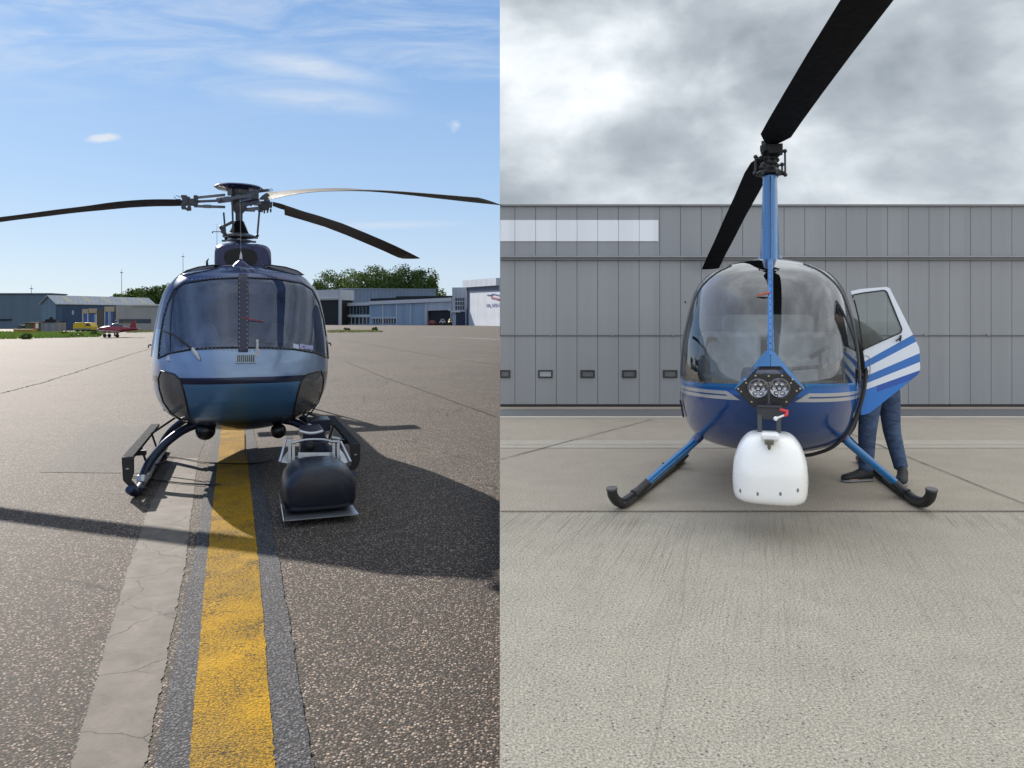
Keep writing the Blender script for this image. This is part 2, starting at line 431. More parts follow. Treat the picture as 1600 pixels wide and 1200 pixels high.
# ================================================================== ground
def asphalt(name, base, var, stone=1.0, tone=(1,1,1), bright=1.0, crack=True):
    m, t, b, oc = newmat(name)
    oc = t.mapv(oc, (1,1,0))
    wv = t.vm('ADD', oc, t.vm('SCALE', t.new('ShaderNodeTexNoise', ).outputs[1]))
    nn = [n for n in t.n if n.type == 'TEX_NOISE'][0]; t.put(nn.inputs['Vector'], oc); nn.inputs['Scale'].default_value = 30
    [n for n in t.n if n.type == 'VECT_MATH' and n.operation == 'SCALE'][0].inputs['Scale'].default_value = .012
    v = t.vor(wv, 80, rnd=1.0); cell = t.sep(v.outputs['Color'])[0]; cell2 = t.sep(v.outputs['Color'])[1]; d1 = v.outputs['Distance']
    v2 = t.vor(wv, 150); f2 = t.sep(v2.outputs['Color'])[0]
    edge = t.ss(d1, .62, .30)               # 1 in the middle of a stone
    tonev = t.ramp(cell, [(0, tuple(c*.35 for c in base)), (.4, tuple(c*.75 for c in base)), (.7, tuple(c*1.3 for c in base)), (.88, tuple(min(.6, c*2.6*stone) for c in base)), (1, tuple(min(.7, c*3.4*stone) for c in base))])
    tonev = t.mix(1.0, tonev, t.mix(cell2, (1.12,.98,.86), (.92,1.0,1.08)), 'MULTIPLY')
    binder = t.mix(f2, tuple(c*.14 for c in base), tuple(c*.5 for c in base))
    col = t.mix(edge, binder, tonev)
    big = t.noise(oc, .22, 5, .6, .6); mid = t.noise(oc, 1.7, 4, .6)
    col = t.mix(1.0, col, t.mix(big, (1-var,)*3, (1+var,)*3), 'MULTIPLY')
    col = t.mix(1.0, col, t.mix(mid, (.84,.83,.83), (1.16,1.16,1.15)), 'MULTIPLY')
    stn = t.m('MULTIPLY', t.ss(t.noise(t.mapv(oc, (1,.55,1), (0,0,R(20))), .75, 5, .65, .5), .54, .70), .34); col = t.mix(stn, col, tuple(c*.32 for c in base))
    hue = t.noise(oc, .09, 2, .5); col = t.mix(1.0, col, t.mix(hue, (1.06,.98,.92), (.94,1.0,1.06)), 'MULTIPLY')
    if crack:
        cw = t.vm('ADD', oc, t.vm('SCALE', t.new('ShaderNodeTexNoise').outputs[1])); nz = [n for n in t.n if n.type == 'TEX_NOISE'][-1]
        t.put(nz.inputs['Vector'], oc); nz.inputs['Scale'].default_value = 1.2; nz.inputs['Detail'].default_value = 5; cw.node.inputs[1].links[0].from_node.inputs['Scale'].default_value = .6
        cr = t.vor(cw, .33, 'DISTANCE_TO_EDGE').outputs['Distance']
        gate = t.ss(t.noise(oc, .5, 3), .5, .6)
        cm = t.m('MULTIPLY', t.ss(cr, .006, .001), gate)
        col = t.mix(t.m('MULTIPLY', cm, .75), col, (.012,.012,.012))
    t.put(b.inputs['Base Color'], col); b.inputs['Roughness'].default_value = .8; b.inputs['Specular IOR Level'].default_value = .20
    h = t.m('ADD', t.m('MULTIPLY', edge, t.lin(cell2, 0, 1, .35, 1.0)), t.m('MULTIPLY', f2, .25))
    t.put(b.inputs['Normal'], t.bump(h, .6, .005)); MC[name] = m; return m
A_main = asphalt('asphalt_mat', (.136,.115,.097), .24)
A_seal = asphalt('sealed_asphalt_mat', (.105,.110,.122), .15, .6, crack=False)
A_patch = asphalt('patch_asphalt_mat', (.135,.120,.108), .1, .6, crack=False)

def sheet(name, pts, mat, z=None, nx=1, kind='structure', **kw):
    mb = MB(); mb.add([(p[0], p[1], p[2] if z is None else z) for p in pts], [tuple(range(len(pts)))])
    o = mk(name, mb, mat, smooth=False); tag(o, kind=kind); 
    for k, v in kw.items(): o[k] = v
    return o
def strip(name, left, right, mat, z, jit=.006, step=.02, kind='structure', depth=None):   # ribbon between two ground polylines with slightly ragged edges
    mb = MB(); n = 0; L = (Vector(left[-1])-Vector(left[0])).length; k = max(2, int(min(L/step, 1400)))
    def at(pl, s):
        seg = [(Vector(pl[i+1])-Vector(pl[i])).length for i in range(len(pl)-1)]; T = s*sum(seg)
        for i, q in enumerate(seg):
            if T <= q or i == len(seg)-1: return Vector(pl[i]).lerp(Vector(pl[i+1]), min(1, T/max(q, 1e-6)))
            T -= q
    rj = random.Random(3); a = b = 0
    for i in range(k+1):
        s = (i/k)**1.6; a = a*.6+rj.uniform(-1, 1)*jit; b = b*.6+rj.uniform(-1, 1)*jit
        l = at(left, s); r = at(right, s); dd = (r-l).normalized()
        l = l+dd*a; r = r+dd*b; mb.v += [(l.x, l.y, z), (r.x, r.y, z)]
        if i: o = 2*i; mb.f.append((o-2, o-1, o+1, o))
    o = mk(name, mb, mat, smooth=False); tag(o, kind=kind); return o

def terrain_mat():
    m, t, b, oc = newmat('terrain_mat')
    t.put(b.inputs['Base Color'], t.mix(t.noise(oc, .02, 5), (.05,.07,.03), (.10,.11,.06))); b.inputs['Roughness'].default_value = .95; return m
sheet('terrain', [(-3200,-900,0),(3200,-900,0),(3200,3200,0),(-3200,3200,0)], terrain_mat(), z=-.05)
sheet('asphalt_apron', [(KS*-150,-150,0),(KS*420,420,0),(-520,420,0),(-520,-150,0)], A_main, z=0)
# light concrete seam filler strip left of the yellow line
def strip_mat(name, c, wear=.0, edge=None):
    m, t, b, oc = newmat(name); oc2 = t.mapv(oc, (1,1,0))
    n = t.noise(oc2, 5, 6, .65, .4); f = t.noise(oc2, 60, 3, .6)
    col = t.mix(t.lin(n, .3, .7), tuple(q*.62 for q in c), tuple(q*1.25 for q in c)); col = t.mix(1.0, col, t.mix(f, (.86,)*3, (1.12,)*3), 'MULTIPLY')
    w2 = t.vm('ADD', oc2, t.vm('SCALE', t.new('ShaderNodeTexNoise').outputs[1])); nz = [q for q in t.n if q.type == 'TEX_NOISE'][-1]
    t.put(nz.inputs['Vector'], oc2); nz.inputs['Scale'].default_value = 4; nz.inputs['Detail'].default_value = 4; w2.node.inputs[1].links[0].from_node.inputs['Scale'].default_value = .25
    cr = t.vor(w2, 1.9, 'DISTANCE_TO_EDGE').outputs['Distance']
    cm = t.m('MULTIPLY', t.ss(cr, .012, .002), t.ss(t.noise(oc2, 2.2, 3), .36, .46)); col = t.mix(t.m('MULTIPLY', cm, .8), col, (.03,.028,.025))
    t.put(b.inputs['Base Color'], col); b.inputs['Roughness'].default_value = .85
    t.put(b.inputs['Normal'], t.bump(t.m('SUBTRACT', f, cm), .35, .004)); return m
strip('concrete_strip', [G(88,1260),G(110,1200),G(200,890),G(232,795),G(272,716)], [G(213,1260),G(227,1200),G(288,890),G(300,795),G(310,716)], strip_mat('seam_concrete_mat', (.135,.116,.096)), .004, .006)
# the dark sealed band the yellow line is painted on
strip('sealed_band', [G(222,1260,0),G(240,1200),G(300,890),G(333,680),G(352,560),G(360,520)], [G(520,1260),G(490,1200),G(438,890),G(398,680),G(377,560),G(370,520)], A_seal, .008, .005)
def yellow_mat():
    m, t, b, oc = newmat('yellow_line_mat'); oc2 = t.mapv(oc, (1,1,0))
    v = t.vor(oc2, 75); cell, c2, _ = t.sep(v.outputs['Color']); d = v.outputs['Distance']
    n = t.noise(oc2, 3.0, 5, .65); f = t.noise(t.mapv(oc2, (1,1.5,1)), 52, 5, .7, .5)
    paintc = t.mix(t.noise(oc2, 9, 4), (.37,.198,.003), (.54,.305,.006)); paintc = t.mix(t.lin(cell, 0, 1, 0, .5), paintc, (.26,.15,.02))
    wear = t.m('ADD', t.m('MULTIPLY', n, .35), t.m('MULTIPLY', f, .65))
    wm = t.m('MAXIMUM', t.ss(wear, .515, .585), t.m('MULTIPLY', t.ss(t.noise(t.mapv(oc2, (1,1.8,1)), 80, 3, .7), .52, .60), t.ss(t.noise(oc2, 2.5, 3), .30, .55))); dirt = t.ss(t.noise(oc2, 1.3, 4), .45, .68)
    paintc = t.mix(t.m('MULTIPLY', dirt, .35), paintc, (.17,.13,.06))
    col = t.mix(t.m('MULTIPLY', wm, .9), paintc, (.035,.032,.028)); t.put(b.inputs['Base Color'], col)
    b.inputs['Roughness'].default_value = .8; b.inputs['Specular IOR Level'].default_value = .1
    t.put(b.inputs['Normal'], t.bump(t.m('SUBTRACT', t.ss(d, .6, .25), wm), .55, .005)); return m
strip('yellow_line', [G(284,1260),G(295,1200),G(322,890),G(345,675),G(357,560),G(362,520)], [G(441,1260),G(430,1200),G(405,890),G(382,675),G(371,560),G(368,520)], yellow_mat(), .012, .0035)
sheet('asphalt_patch', [G(62,738),G(300,741),G(330,666),G(140,666)], A_patch, z=.0035)
joint = paint('tar_joint', (.035,.033,.03), .95, spec=0)
def jline(name, pts, wd, z, mat=joint, jit=.01, seed=1):
    rj = random.Random(seed); P = []
    for i in range(len(pts)-1):
        a, b = Vector(pts[i]), Vector(pts[i+1]); k = max(2, int((b-a).length/.15))
        for j in range(k): P.append(a.lerp(b, j/k)+Vector((rj.uniform(-jit, jit), rj.uniform(-jit, jit), 0)))
    P.append(Vector(pts[-1])); mb = MB()
    for i, p in enumerate(P):
        d = (P[min(i+1, len(P)-1)]-P[max(i-1, 0)]).normalized(); n = Vector((-d.y, d.x, 0))*wd/2*rj.uniform(.6, 1.3)
        mb.v += [(p.x+n.x, p.y+n.y, z), (p.x-n.x, p.y-n.y, z)]
        if i: o = 2*i; mb.f.append((o-2, o-1, o+1, o))
    return tag(mk(name, mb, mat, smooth=False), kind='structure')
jline('pavement_crack', [G(0,615),G(60,600),G(130,578),G(210,552),G(250,541)], .035, .003, jit=.05)
jline('pavement_crack', [G(540,565),G(600,590),G(660,610),G(720,632),G(779,653)], .022, .003, jit=.015, seed=2)
jline('pavement_crack', [G(530,530),G(620,546),G(700,560),G(779,570)], .05, .003, paint('old_joint', (.06,.055,.05), .95, spec=0), jit=.02, seed=4)
wm_ = paint('faded_white_line', (.34,.33,.31), .7)
jline('white_line', [G(655,526),G(720,527.5),G(779.3,530.5)], .28, .003, wm_, jit=0.0, seed=6)
jline('yellow_marking', [G(521,548.5),G(545,548.5)], .14, .003, paint('faded_yellow', (.38,.28,.06), .7), jit=0, seed=7)

# overcast side -------------------------------------------------------
CUR[0] = COLS['overcast_airfield']
def conc(name, c, broom=0.0, speck=1.0, ctr=None, dirt=.12):
    m, t, b, oc = newmat(name); oc = t.mapv(oc, (1,1,0))
    big = t.noise(oc, .5, 5, .6, .5); mid = t.noise(oc, 4, 4, .6); fn = t.noise(oc, 100, 4, .72); fn2 = t.noise(oc, 210, 2, .6)
    col = t.mix(big, tuple(q*(1-dirt) for q in c), tuple(q*(1+dirt) for q in c))
    col = t.mix(1.0, col, t.mix(t.lin(mid, .3, .7), (.93,.93,.92), (1.06,1.06,1.05)), 'MULTIPLY')
    col = t.mix(1.0, col, t.mix(t.lin(fn, .32, .68), (.36,.35,.33), (1.62,1.62,1.62)), 'MULTIPLY')
    col = t.mix(1.0, col, t.mix(t.lin(fn2, .3, .7), (.72,)*3, (1.26,)*3), 'MULTIPLY')
    v = t.vor(oc, 62); cc = t.sep(v.outputs['Color'])[0]; ps = t.m('MULTIPLY', t.ss(v.outputs['Distance'], .34, .2), t.m('GREATER_THAN', cc, .90))
    col = t.mix(t.m('MULTIPLY', ps, .62*speck), col, (.07,.072,.08))
    v3 = t.vor(t.mapv(oc, loc=(3.3,1.7,0)), 30); c3 = t.sep(v3.outputs['Color'])[1]; pl = t.m('MULTIPLY', t.ss(v3.outputs['Distance'], .25, .15), t.m('GREATER_THAN', c3, .93))
    col = t.mix(t.m('MULTIPLY', pl, .5*speck), col, (.5,.48,.42))
    h = t.m('ADD', t.m('MULTIPLY', fn, .6), t.m('MULTIPLY', fn2, .4))
    if broom:
        x, y, _ = t.sep(oc); yy = t.m('ADD', y, -.2); ang = t.m('DIVIDE', t.m('ADD', x, -1.0), t.m('MAXIMUM', t.m('ADD', y, -2.2), .4))
        # broom marks run away from the viewer, some fanning out a little
        cmbn = t.new('ShaderNodeCombineXYZ'); xw = t.m('ADD', t.m('SUBTRACT', x, t.m('MULTIPLY', y, .34)), t.m('MULTIPLY', t.noise(t.mapv(oc, (.6,.35,1)), 1.0, 2), .07)); t.put(cmbn.inputs[0], t.m('MULTIPLY', xw, 105)); t.put(cmbn.inputs[1], t.m('MULTIPLY', y, 1.3))
        br = t.noise(cmbn.outputs[0], 1.0, 4, .65, .15)
        gate = t.ss(t.noise(t.mapv(oc, (.9,.7,1), loc=(5,2,0)), 1.0, 3, .6), .28, .60)
        near = t.m('ADD', .42, t.m('MULTIPLY', t.ss(y, 3.3, 5.0), .58))
        bm = t.m('MULTIPLY', t.m('MULTIPLY', t.ss(br, .50, .66), gate), near)
        col = t.mix(t.m('MULTIPLY', bm, broom), col, tuple(q*.36 for q in c)); h = t.m('SUBTRACT', h, t.m('MULTIPLY', bm, 1.2))
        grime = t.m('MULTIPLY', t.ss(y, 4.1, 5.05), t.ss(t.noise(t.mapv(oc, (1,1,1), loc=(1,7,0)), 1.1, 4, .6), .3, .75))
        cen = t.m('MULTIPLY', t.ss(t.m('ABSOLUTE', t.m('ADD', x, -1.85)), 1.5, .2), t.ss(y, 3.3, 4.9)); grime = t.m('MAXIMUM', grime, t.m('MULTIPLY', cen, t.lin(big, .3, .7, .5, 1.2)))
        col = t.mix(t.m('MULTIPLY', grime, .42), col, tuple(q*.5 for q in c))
    t.put(b.inputs['Base Color'], col); b.inputs['Roughness'].default_value = .82; b.inputs['Specular IOR Level'].default_value = .3
    t.put(b.inputs['Normal'], t.bump(h, .22, .004)); MC[name] = m; return m
C_near = conc('broomed_concrete', (.372,.334,.268), .68, 1.5)
C_far = conc('worn_concrete', (.335,.29,.232), 0.0, .4, dirt=.16)
C_lite = conc('pale_concrete', (.385,.345,.285), 0.0, .3)
Yj = (CH-ZR)*FP/(800-HY)
def XS(Y): return KS*Y
mb = MB(); vs = [(XS(-150),-150),(160,-150),(160,60),(XS(60),60)]
mb.add([(x,y,-.02) for x,y in vs]+[(x,y,ZR) for x,y in vs], [(0,3,2,1),(4,5,6,7),(0,1,5,4),(1,2,6,5),(2,3,7,6),(3,0,4,7)])
tag(mk('concrete_apron', mb, C_near, smooth=False), kind='structure')
Yh = (CH-ZR)*FP/(637-HY); Yk = (CH-ZR)*FP/(652-HY)
sheet('apron_slab', [(XS(Yj)+.002,Yj,0),(60,Yj,0),(60,Yk,0),(XS(Yk)+.002,Yk,0)], C_far, z=ZR+.004)
def hline(name, y0, y1, mat, z, x0=781.5, x1=None):
    Ya = (CH-ZR)*FP/(y1-HY); Yb = (CH-ZR)*FP/(y0-HY)
    return sheet(name, [(XS(Ya)+.003,Ya,0),(60,Ya,0),(60,Yb,0),(XS(Yb)+.003,Yb,0)], mat, z=z)
hline('pale_slab_band', 689, 701, C_lite, ZR+.008)
hline('pale_slab_edge', 651, 653.5, conc('edge_concrete', (.50,.46,.40), 0, .1), ZR+.008)
hline('drain_channel', 640.5, 651, paint('drain_grey', (.13,.132,.13), .8, bump=.2), ZR+.012)
hline('door_threshold', 634, 640.5, C_far, ZR+.014)
dj = paint('joint_dark', (.06,.055,.05), .8)
def GR(px, py): return G(px, py, ZR)
jline('slab_joint', [(XS(Yj)+.01,Yj,0),(20,Yj,0)], .009, ZR+.012, dj, jit=.003, seed=11)
jline('slab_joint', [GR(783,719),GR(900,688),GR(1020,656)], .012, ZR+.013, dj, jit=.004, seed=12)
jline('slab_joint', [GR(1270,655),GR(1600,789),GR(1700,828)], .012, ZR+.013, dj, jit=.004, seed=13)
jline('slab_joint', [(XS(7.9)+.02,7.95,0),(20,7.95,0)], .008, ZR+.015, dj, jit=.003, seed=14)
jline('hairline_crack', [GR(1087,802),GR(1075,850),GR(1068,900),GR(1066,960),GR(1050,1010),GR(1038,1100),GR(1015,1197)], .0022, ZR+.003, paint('hairline_dark', (.28,.262,.22), .9), jit=.004, seed=15)
CUR[0] = COLS['sunny_airfield']

# ================================================================== far side of the clear airfield
CUR[0] = COLS['sunny_airfield']
def grass_mat(name, a, b_):
    m, t, b, oc = newmat(name); n = t.noise(t.mapv(oc, (1,.4,1)), 1.5, 6, .7)
    t.put(b.inputs['Base Color'], t.mix(t.lin(n, .3, .7), a, b_)); b.inputs['Roughness'].default_value = .9; t.put(b.inputs['Normal'], t.bump(n, 1, .2)); return m
GM = grass_mat('grass_mat', (.13,.21,.035), (.27,.36,.08)); GD = grass_mat('dry_grass_mat', (.18,.21,.07), (.34,.34,.16))
def grass_strip(pts, seed, n, mat, h=.25):
    mb = MB(); mb.add([(p.x, p.y, .02) for p in pts], [tuple(range(len(pts)))]); rj = random.Random(seed)
    A, B, C, D_ = pts
    for i in range(n):
        a, b = rj.random(), rj.random(); p = A.lerp(B, a).lerp(D_.lerp(C, a), b); hh = h*rj.uniform(.4, 1.2); an = rj.uniform(0, 3.1)
        d = Vector((math.cos(an), math.sin(an), 0))*.09*rj.uniform(.6, 1.6); ln = Vector((rj.uniform(-.1,.1), rj.uniform(-.1,.1), hh))
        mb.add([p-d, p+d, p+ln], [(0,1,2)])
    return tag(mk('grass', mb, mat, smooth=False, fixn=False), kind='stuff')
grass_strip([G(-60,531.5),G(155,526.5),G(165,519.5),G(-60,519.5)], 1, 6000, GM)
grass_strip([G(512,519.8),G(600,519),G(585,517.2),G(512,517.2)], 2, 1500, GD)
grass_strip([G(196,520),G(250,519),G(250,517),G(215,517)], 3, 900, GD)
# foliage
def leaf_mat(name, lo, hi):
    m, t, b, oc = newmat(name); oi = t.new('ShaderNodeNewGeometry'); rnd = oi.outputs['Random Per Island']
    n = t.noise(oc, .12, 3, .5); f = t.m('ADD', t.m('MULTIPLY', rnd, .6), t.m('MULTIPLY', n, .4))
    t.put(b.inputs['Base Color'], t.mix(f, lo, hi)); b.inputs['Roughness'].default_value = .65; b.inputs['Specular IOR Level'].default_value = .25; return m
LM = [leaf_mat('leaf_green', (.035,.072,.016), (.15,.225,.05)), leaf_mat('leaf_mid_green', (.055,.10,.02), (.21,.28,.06)), leaf_mat('leaf_dark', (.024,.052,.014), (.10,.165,.035)), leaf_mat('leaf_copper', (.035,.022,.02), (.075,.05,.04))]
bark = paint('bark', (.09,.07,.05), .9, bump=.5)
def crown(mb, c, rx, ry, rz, nl, leaf, rj, clumps=22):
    cs = []
    for _ in range(clumps):
        while True:
            q = Vector((rj.uniform(-1,1), rj.uniform(-1,1), rj.uniform(-1,1)))
            if q.length < 1: break
        q = q.normalized()*(q.length**.5)*.82; rr = rj.uniform(.26, .46); cs.append((q, rr))
    for i in range(nl):
        q, rr = cs[i % len(cs)]
        d = Vector((rj.gauss(0,1), rj.gauss(0,1), rj.gauss(0,1))).normalized()*rr*(rj.random()**.35)
        p = q+d; P = Vector((c[0]+p.x*rx, c[1]+p.y*ry, c[2]+p.z*rz))
        a = Vector((rj.gauss(0,1), rj.gauss(0,1), rj.gauss(0,1))).normalized(); b = a.orthogonal().normalized(); e = a.cross(b)
        s = leaf*rj.uniform(.5, 1.3); k = s*rj.uniform(.5, .9)
        mb.add([P-b*s-e*k*.4, P+e*k*.8-b*s*.1, P+b*s, P-e*k], [(0,1,2,3)])
def tree(px, pyt, pyb, wpx, Y, mat, label, group, seed, nl=2600, cat='tree', leaf=.36):
    rj = random.Random(seed); b = W3(px, HY, Y); top = CH+(HY-pyt)/FP*Y; wd = wpx/FP*Y; bot = max(.8, CH+(HY-pyb)/FP*Y)
    root = empty('broadleaf_tree', (b.x, Y, 0), rj.uniform(0,6), label=label, cat=cat, group=group)
    H = top-bot; tr = MB(); r0 = .028*top
    tr.tube([(0,0,-.2),(.02*top,0,top*.25),(0,.02*top,top*.55),(.01*top,0,top*.8)], [r0,r0*.75,r0*.45,r0*.12], 8)
    for i in range(6):
        a = i*1.1; z0 = top*(.28+.07*i); tr.tube([(0,0,z0),(math.cos(a)*wd*.2, math.sin(a)*wd*.2, z0+top*.10),(math.cos(a)*wd*.36, math.sin(a)*wd*.36, z0+top*.2)], [r0*.3,r0*.2,r0*.06], 6)
    mk('trunk', tr, bark, root); cr = MB(); crown(cr, (0,0,bot+H*.48), wd*.66, wd*.55, H*.60, nl, leaf, rj, 40)
    mk('crown', cr, mat, root, smooth=False, fixn=False); return root
TG = 'trees rising behind the hangars'
tr_spec = [(517,428,470,52,'broad green tree at the left end of the clump behind the hangar',0),(556,424,470,60,'rounded green tree just left of the tallest tree behind the hangar',1),
 (592,419,470,56,'tallest tree with the uneven top in the clump behind the hangar',0),(618,430,470,50,'pale green tree in front of the tallest one behind the hangar',1),
 (634,419,470,60,'dark full tree right of the tallest one behind the hangar',2),(662,424,470,46,'dark green tree at the right end of the clump behind the hangar',2),(640,442,470,50,'purplish brown tree low in the clump behind the hangar',3)]
for i, (px, a, b, wd, lb, mi) in enumerate(tr_spec): tree(px, a, b, wd, 292-i*2 if mi != 3 else 304, LM[mi], lb, TG, 20+i, 6500)
tree(690, 452, 472, 15, 330, LM[1], 'small thin tree alone at the right end of the low hangar roof', TG, 41, 500, leaf=.45)
hl = [(188,460,24),(207,454,28),(228,450,30),(250,447,34),(275,445,40)]
for i, (px, a, wd) in enumerate(hl):
    tree(px, a, 486, wd+10, 235+i*3, LM[i % 3], ['lowest tree at the left end of the wooded rise','second tree from the left on the wooded rise','middle tree on the wooded rise behind the grey roof','tall tree on the wooded rise left of the helicopter','tree on the wooded rise partly behind the helicopter'][i], 'trees on the rise behind the blue hangar', 60+i, 4200)
def shrub(px, pyb, wpx, hpx, label, mat=1, seed=0, n=420):
    p = G(px, pyb); Y = p.y; wd = wpx/FP*Y; h = hpx/FP*Y; rj = random.Random(seed)
    root = empty('weed_bush', (p.x, p.y, 0), label=label, cat='bush', group='weeds in the grass strips')
    mb = MB(); crown(mb, (0,0,h*.45), wd*.6, wd*.5, h*.6, n, .11, rj, 14); mk('foliage', mb, LM[mat], root, smooth=False, fixn=False)
    st = MB(); st.tube([(0,0,0),(.02,0,h*.5)], [.03,.015], 6); mk('stem', st, bark, root)
shrub(41, 530, 14, 9, 'dark rounded weed bush in the grass before the yellow crate', 0, 1); shrub(101, 523, 10, 5, 'small weed bush in the grass under the blue hangar wall', 1, 2)
shrub(119, 526.5, 16, 6, 'wide low weed bush in the grass in front of the yellow truck', 1, 3); shrub(150, 525, 14, 8, 'weed bush at the end of the grass beside the red plane', 0, 4)
shrub(541, 518, 9, 6, 'weed bush on the dry grass, nearer the helicopter', 2, 5); shrub(585, 518, 9, 7, 'weed bush at the right tip of the dry grass', 2, 6)

def corr(name, c, vert=True, k=2.2, amp=.25, rough=.5):
    if name in MC: return MC[name]
    m, t, b, oc = newmat(name); x, y, z = t.sep(oc); s = t.m('SINE', t.m('MULTIPLY', t.m('ADD', x, t.m('MULTIPLY', y, .7)) if vert else z, k*6.28))
    n = t.noise(oc, .25, 4); st = t.noise(t.mapv(oc, (1.2,1.2,.08)), 1, 4)
    col = t.mix(t.lin(s, -1, 1), tuple(q*(1-amp*.5) for q in c), tuple(q*(1+amp*.4) for q in c)); col = t.mix(1.0, col, t.mix(n, (.9,)*3, (1.1,)*3), 'MULTIPLY'); col = t.mix(1.0, col, t.mix(t.lin(st, .3, .7), (.9,.9,.9), (1.05,)*3), 'MULTIPLY')
    t.put(b.inputs['Base Color'], col); b.inputs['Roughness'].default_value = rough; MC[name] = m; return m
dkg = paint('dark_opening', (.012,.013,.016), .6); dglass = paint('far_window_glass', (.03,.045,.06), .12, spec=.8)
white_far = paint('far_white', (.62,.63,.64), .5); blu_far = paint('far_blue_paint', (.05,.12,.36), .5); glass_pale = paint('pale_panes', (.28,.38,.46), .2, spec=.7)

# --- big blue-grey hangar, far left
B = Wall(-130, 150, 80, 150); r = empty('blue_grey_hangar', B.P(B.L/2, 0), 0, label='large flat roofed blue-grey metal hangar at the far left edge', cat='hangar')
def loc_mb(root, fn):
    mb = MB(); fn(mb); o = Vector(root.location); mb.v = [tuple(Vector(v)-o) for v in mb.v]; return mb
def part(root, name, mat, fn, **kw): return mk(name, loc_mb(root, fn), mat, root, **kw)
part(r, 'wall', corr('blue_grey_cladding', (.13,.19,.235)), lambda m: B.box(m, 0, B.L, 0, B.z_of(40,460), 0, -5), smooth=False)
part(r, 'roof_edge', paint('slate_trim', (.07,.10,.13), .5), lambda m: B.box(m, -.2, B.L+.2, B.z_of(40,460), B.z_of(40,458), .2, -5.2), smooth=False)
part(r, 'gutter_rail', dkg, lambda m: B.pb(m, -20, 18, 498.5, 500.5, .25, .003), smooth=False)
# --- gabled blue hangar
def gabled(A, dl, L, dw, Wd, eave, ridge, label):
    A = Vector((*A, 0)); dl = Vector((*dl, 0)).normalized(); dw = Vector((*dw, 0)).normalized()
    r = empty('gabled_hangar', A, 0, label=label, cat='hangar'); U = Vector((0,0,1))
    def P(a, b, z): return dl*a+dw*b+U*z
    m = MB(); m.add([P(0,0,0),P(L,0,0),P(L,Wd,0),P(0,Wd,0),P(0,0,eave),P(L,0,eave),P(L,Wd,eave),P(0,Wd,eave),P(0,Wd/2,ridge),P(L,Wd/2,ridge)],
        [(0,1,5,4),(2,3,7,6),(1,2,6,9,5),(3,0,4,8,7),(0,3,2,1)]); mk('wall', m, corr('blue_cladding', (.035,.085,.165), k=1.6), r, smooth=False)
    g = MB(); g.add([P(-.03,.1,.1),P(-.03,Wd-.1,.1),P(-.03,Wd-.1,eave-.1),P(-.03,Wd/2,ridge-.15),P(-.03,.1,eave-.1)], [(0,1,2,3,4)]); mk('gable', g, corr('teal_cladding', (.13,.22,.27), k=1.6), r, smooth=False)
    rf = MB(); t_ = .12; ov = .3; sl = (ridge-eave)/(Wd/2)
    for sgn, b0, in ((1, -ov), (-1, Wd+ov)):
        e = eave-sl*ov; rf.add([P(-ov,b0,e),P(L+ov,b0,e),P(L+ov,Wd/2,ridge),P(-ov,Wd/2,ridge),P(-ov,b0,e+t_),P(L+ov,b0,e+t_),P(L+ov,Wd/2,ridge+t_),P(-ov,Wd/2,ridge+t_)],
               [(0,1,2,3),(4,7,6,5),(0,4,5,1),(1,5,6,2),(2,6,7,3),(3,7,4,0)])
    rfo = mk('roof', rf, corr('grey_roofing', (.42,.44,.46), k=1.2, amp=.12), r, smooth=False)
    for i in range(5):
        a = L*(.1+.19*i); s = MB(); s.add([P(a+.35,.25,eave+sl*.25+t_+.02),P(a+1.2,.25,eave+sl*.25+t_+.02),P(a+.8,Wd/2-.3,ridge-sl*.3+t_+.02),P(a,Wd/2-.3,ridge-sl*.3+t_+.02)], [(0,1,2,3)])
        mk('skylight', s, paint('yellowed_skylight', (.55,.50,.36), .5), rfo, smooth=False)
    dm = MB(); dm.add([P(a, -.04, z) for a, z in ((1.0,.05),(L*.34,.05),(L*.34,eave*.86),(1.0,eave*.86))], [(0,1,2,3)]); d = mk('sliding_door', dm, corr('dark_blue_door', (.025,.06,.14), k=3), r, smooth=False)
    wn = MB()
    for a in (L*.14, L*.30):
        wn = MB(); wn.add([P(a, -.06, 2.6),P(a+.34,-.06,2.6),P(a+.34,-.06,3.3),P(a,-.06,3.3)], [(0,1,2,3)]); mk('window', wn, glass_pale, d, smooth=False)
    return r
gabled((-75.5,122), (.6,1), 17.5, (-1,.62), 4.9, 4.45, 5.75, 'long blue metal hangar with pale grey gabled roof and yellowed skylights')
# --- low brown and grey buildings in front of it
B = Wall(127, 112, 244, 112)
r = empty('brown_workshop', B.P(1.5, 0), 0, label='low brown flat roofed workshop with beige fascia and blue doors', cat='building')
part(r, 'wall', corr('olive_cladding', (.095,.088,.072), k=3), lambda m: (B.pb(m, 129.5, 164, 484, None, 0, -4), B.pb(m, 164, 180.5, 480, None, .02, -4.1)), smooth=False)
for q_ in ((129, 138, 483, 490, .12, .003), (139, 151.5, 482, 489, .12, .003), (164, 179, 479, 487, .14, .023)): part(r, 'fascia', paint('beige_board', (.42,.36,.28), .7), lambda m: B.pb(m, *q_), smooth=False)
for xa, xb in ((131,137),(139.5,142),(143,147.2),(165,170),(174,177.5)): part(r, 'door', blu_far, lambda m: B.pb(m, xa, xb, 491 if xa < 160 else 487.5, 515.5, .06 if xa < 160 else .08, .0035 if xa < 160 else .0235), smooth=False)
for xa, xb in ((147.6,150.2),(171,173.6)): part(r, 'door', glass_pale, lambda m: B.pb(m, xa, xb, 491 if xa < 160 else 487.5, 515.5, .06 if xa < 160 else .08, .0035 if xa < 160 else .0235), smooth=False)
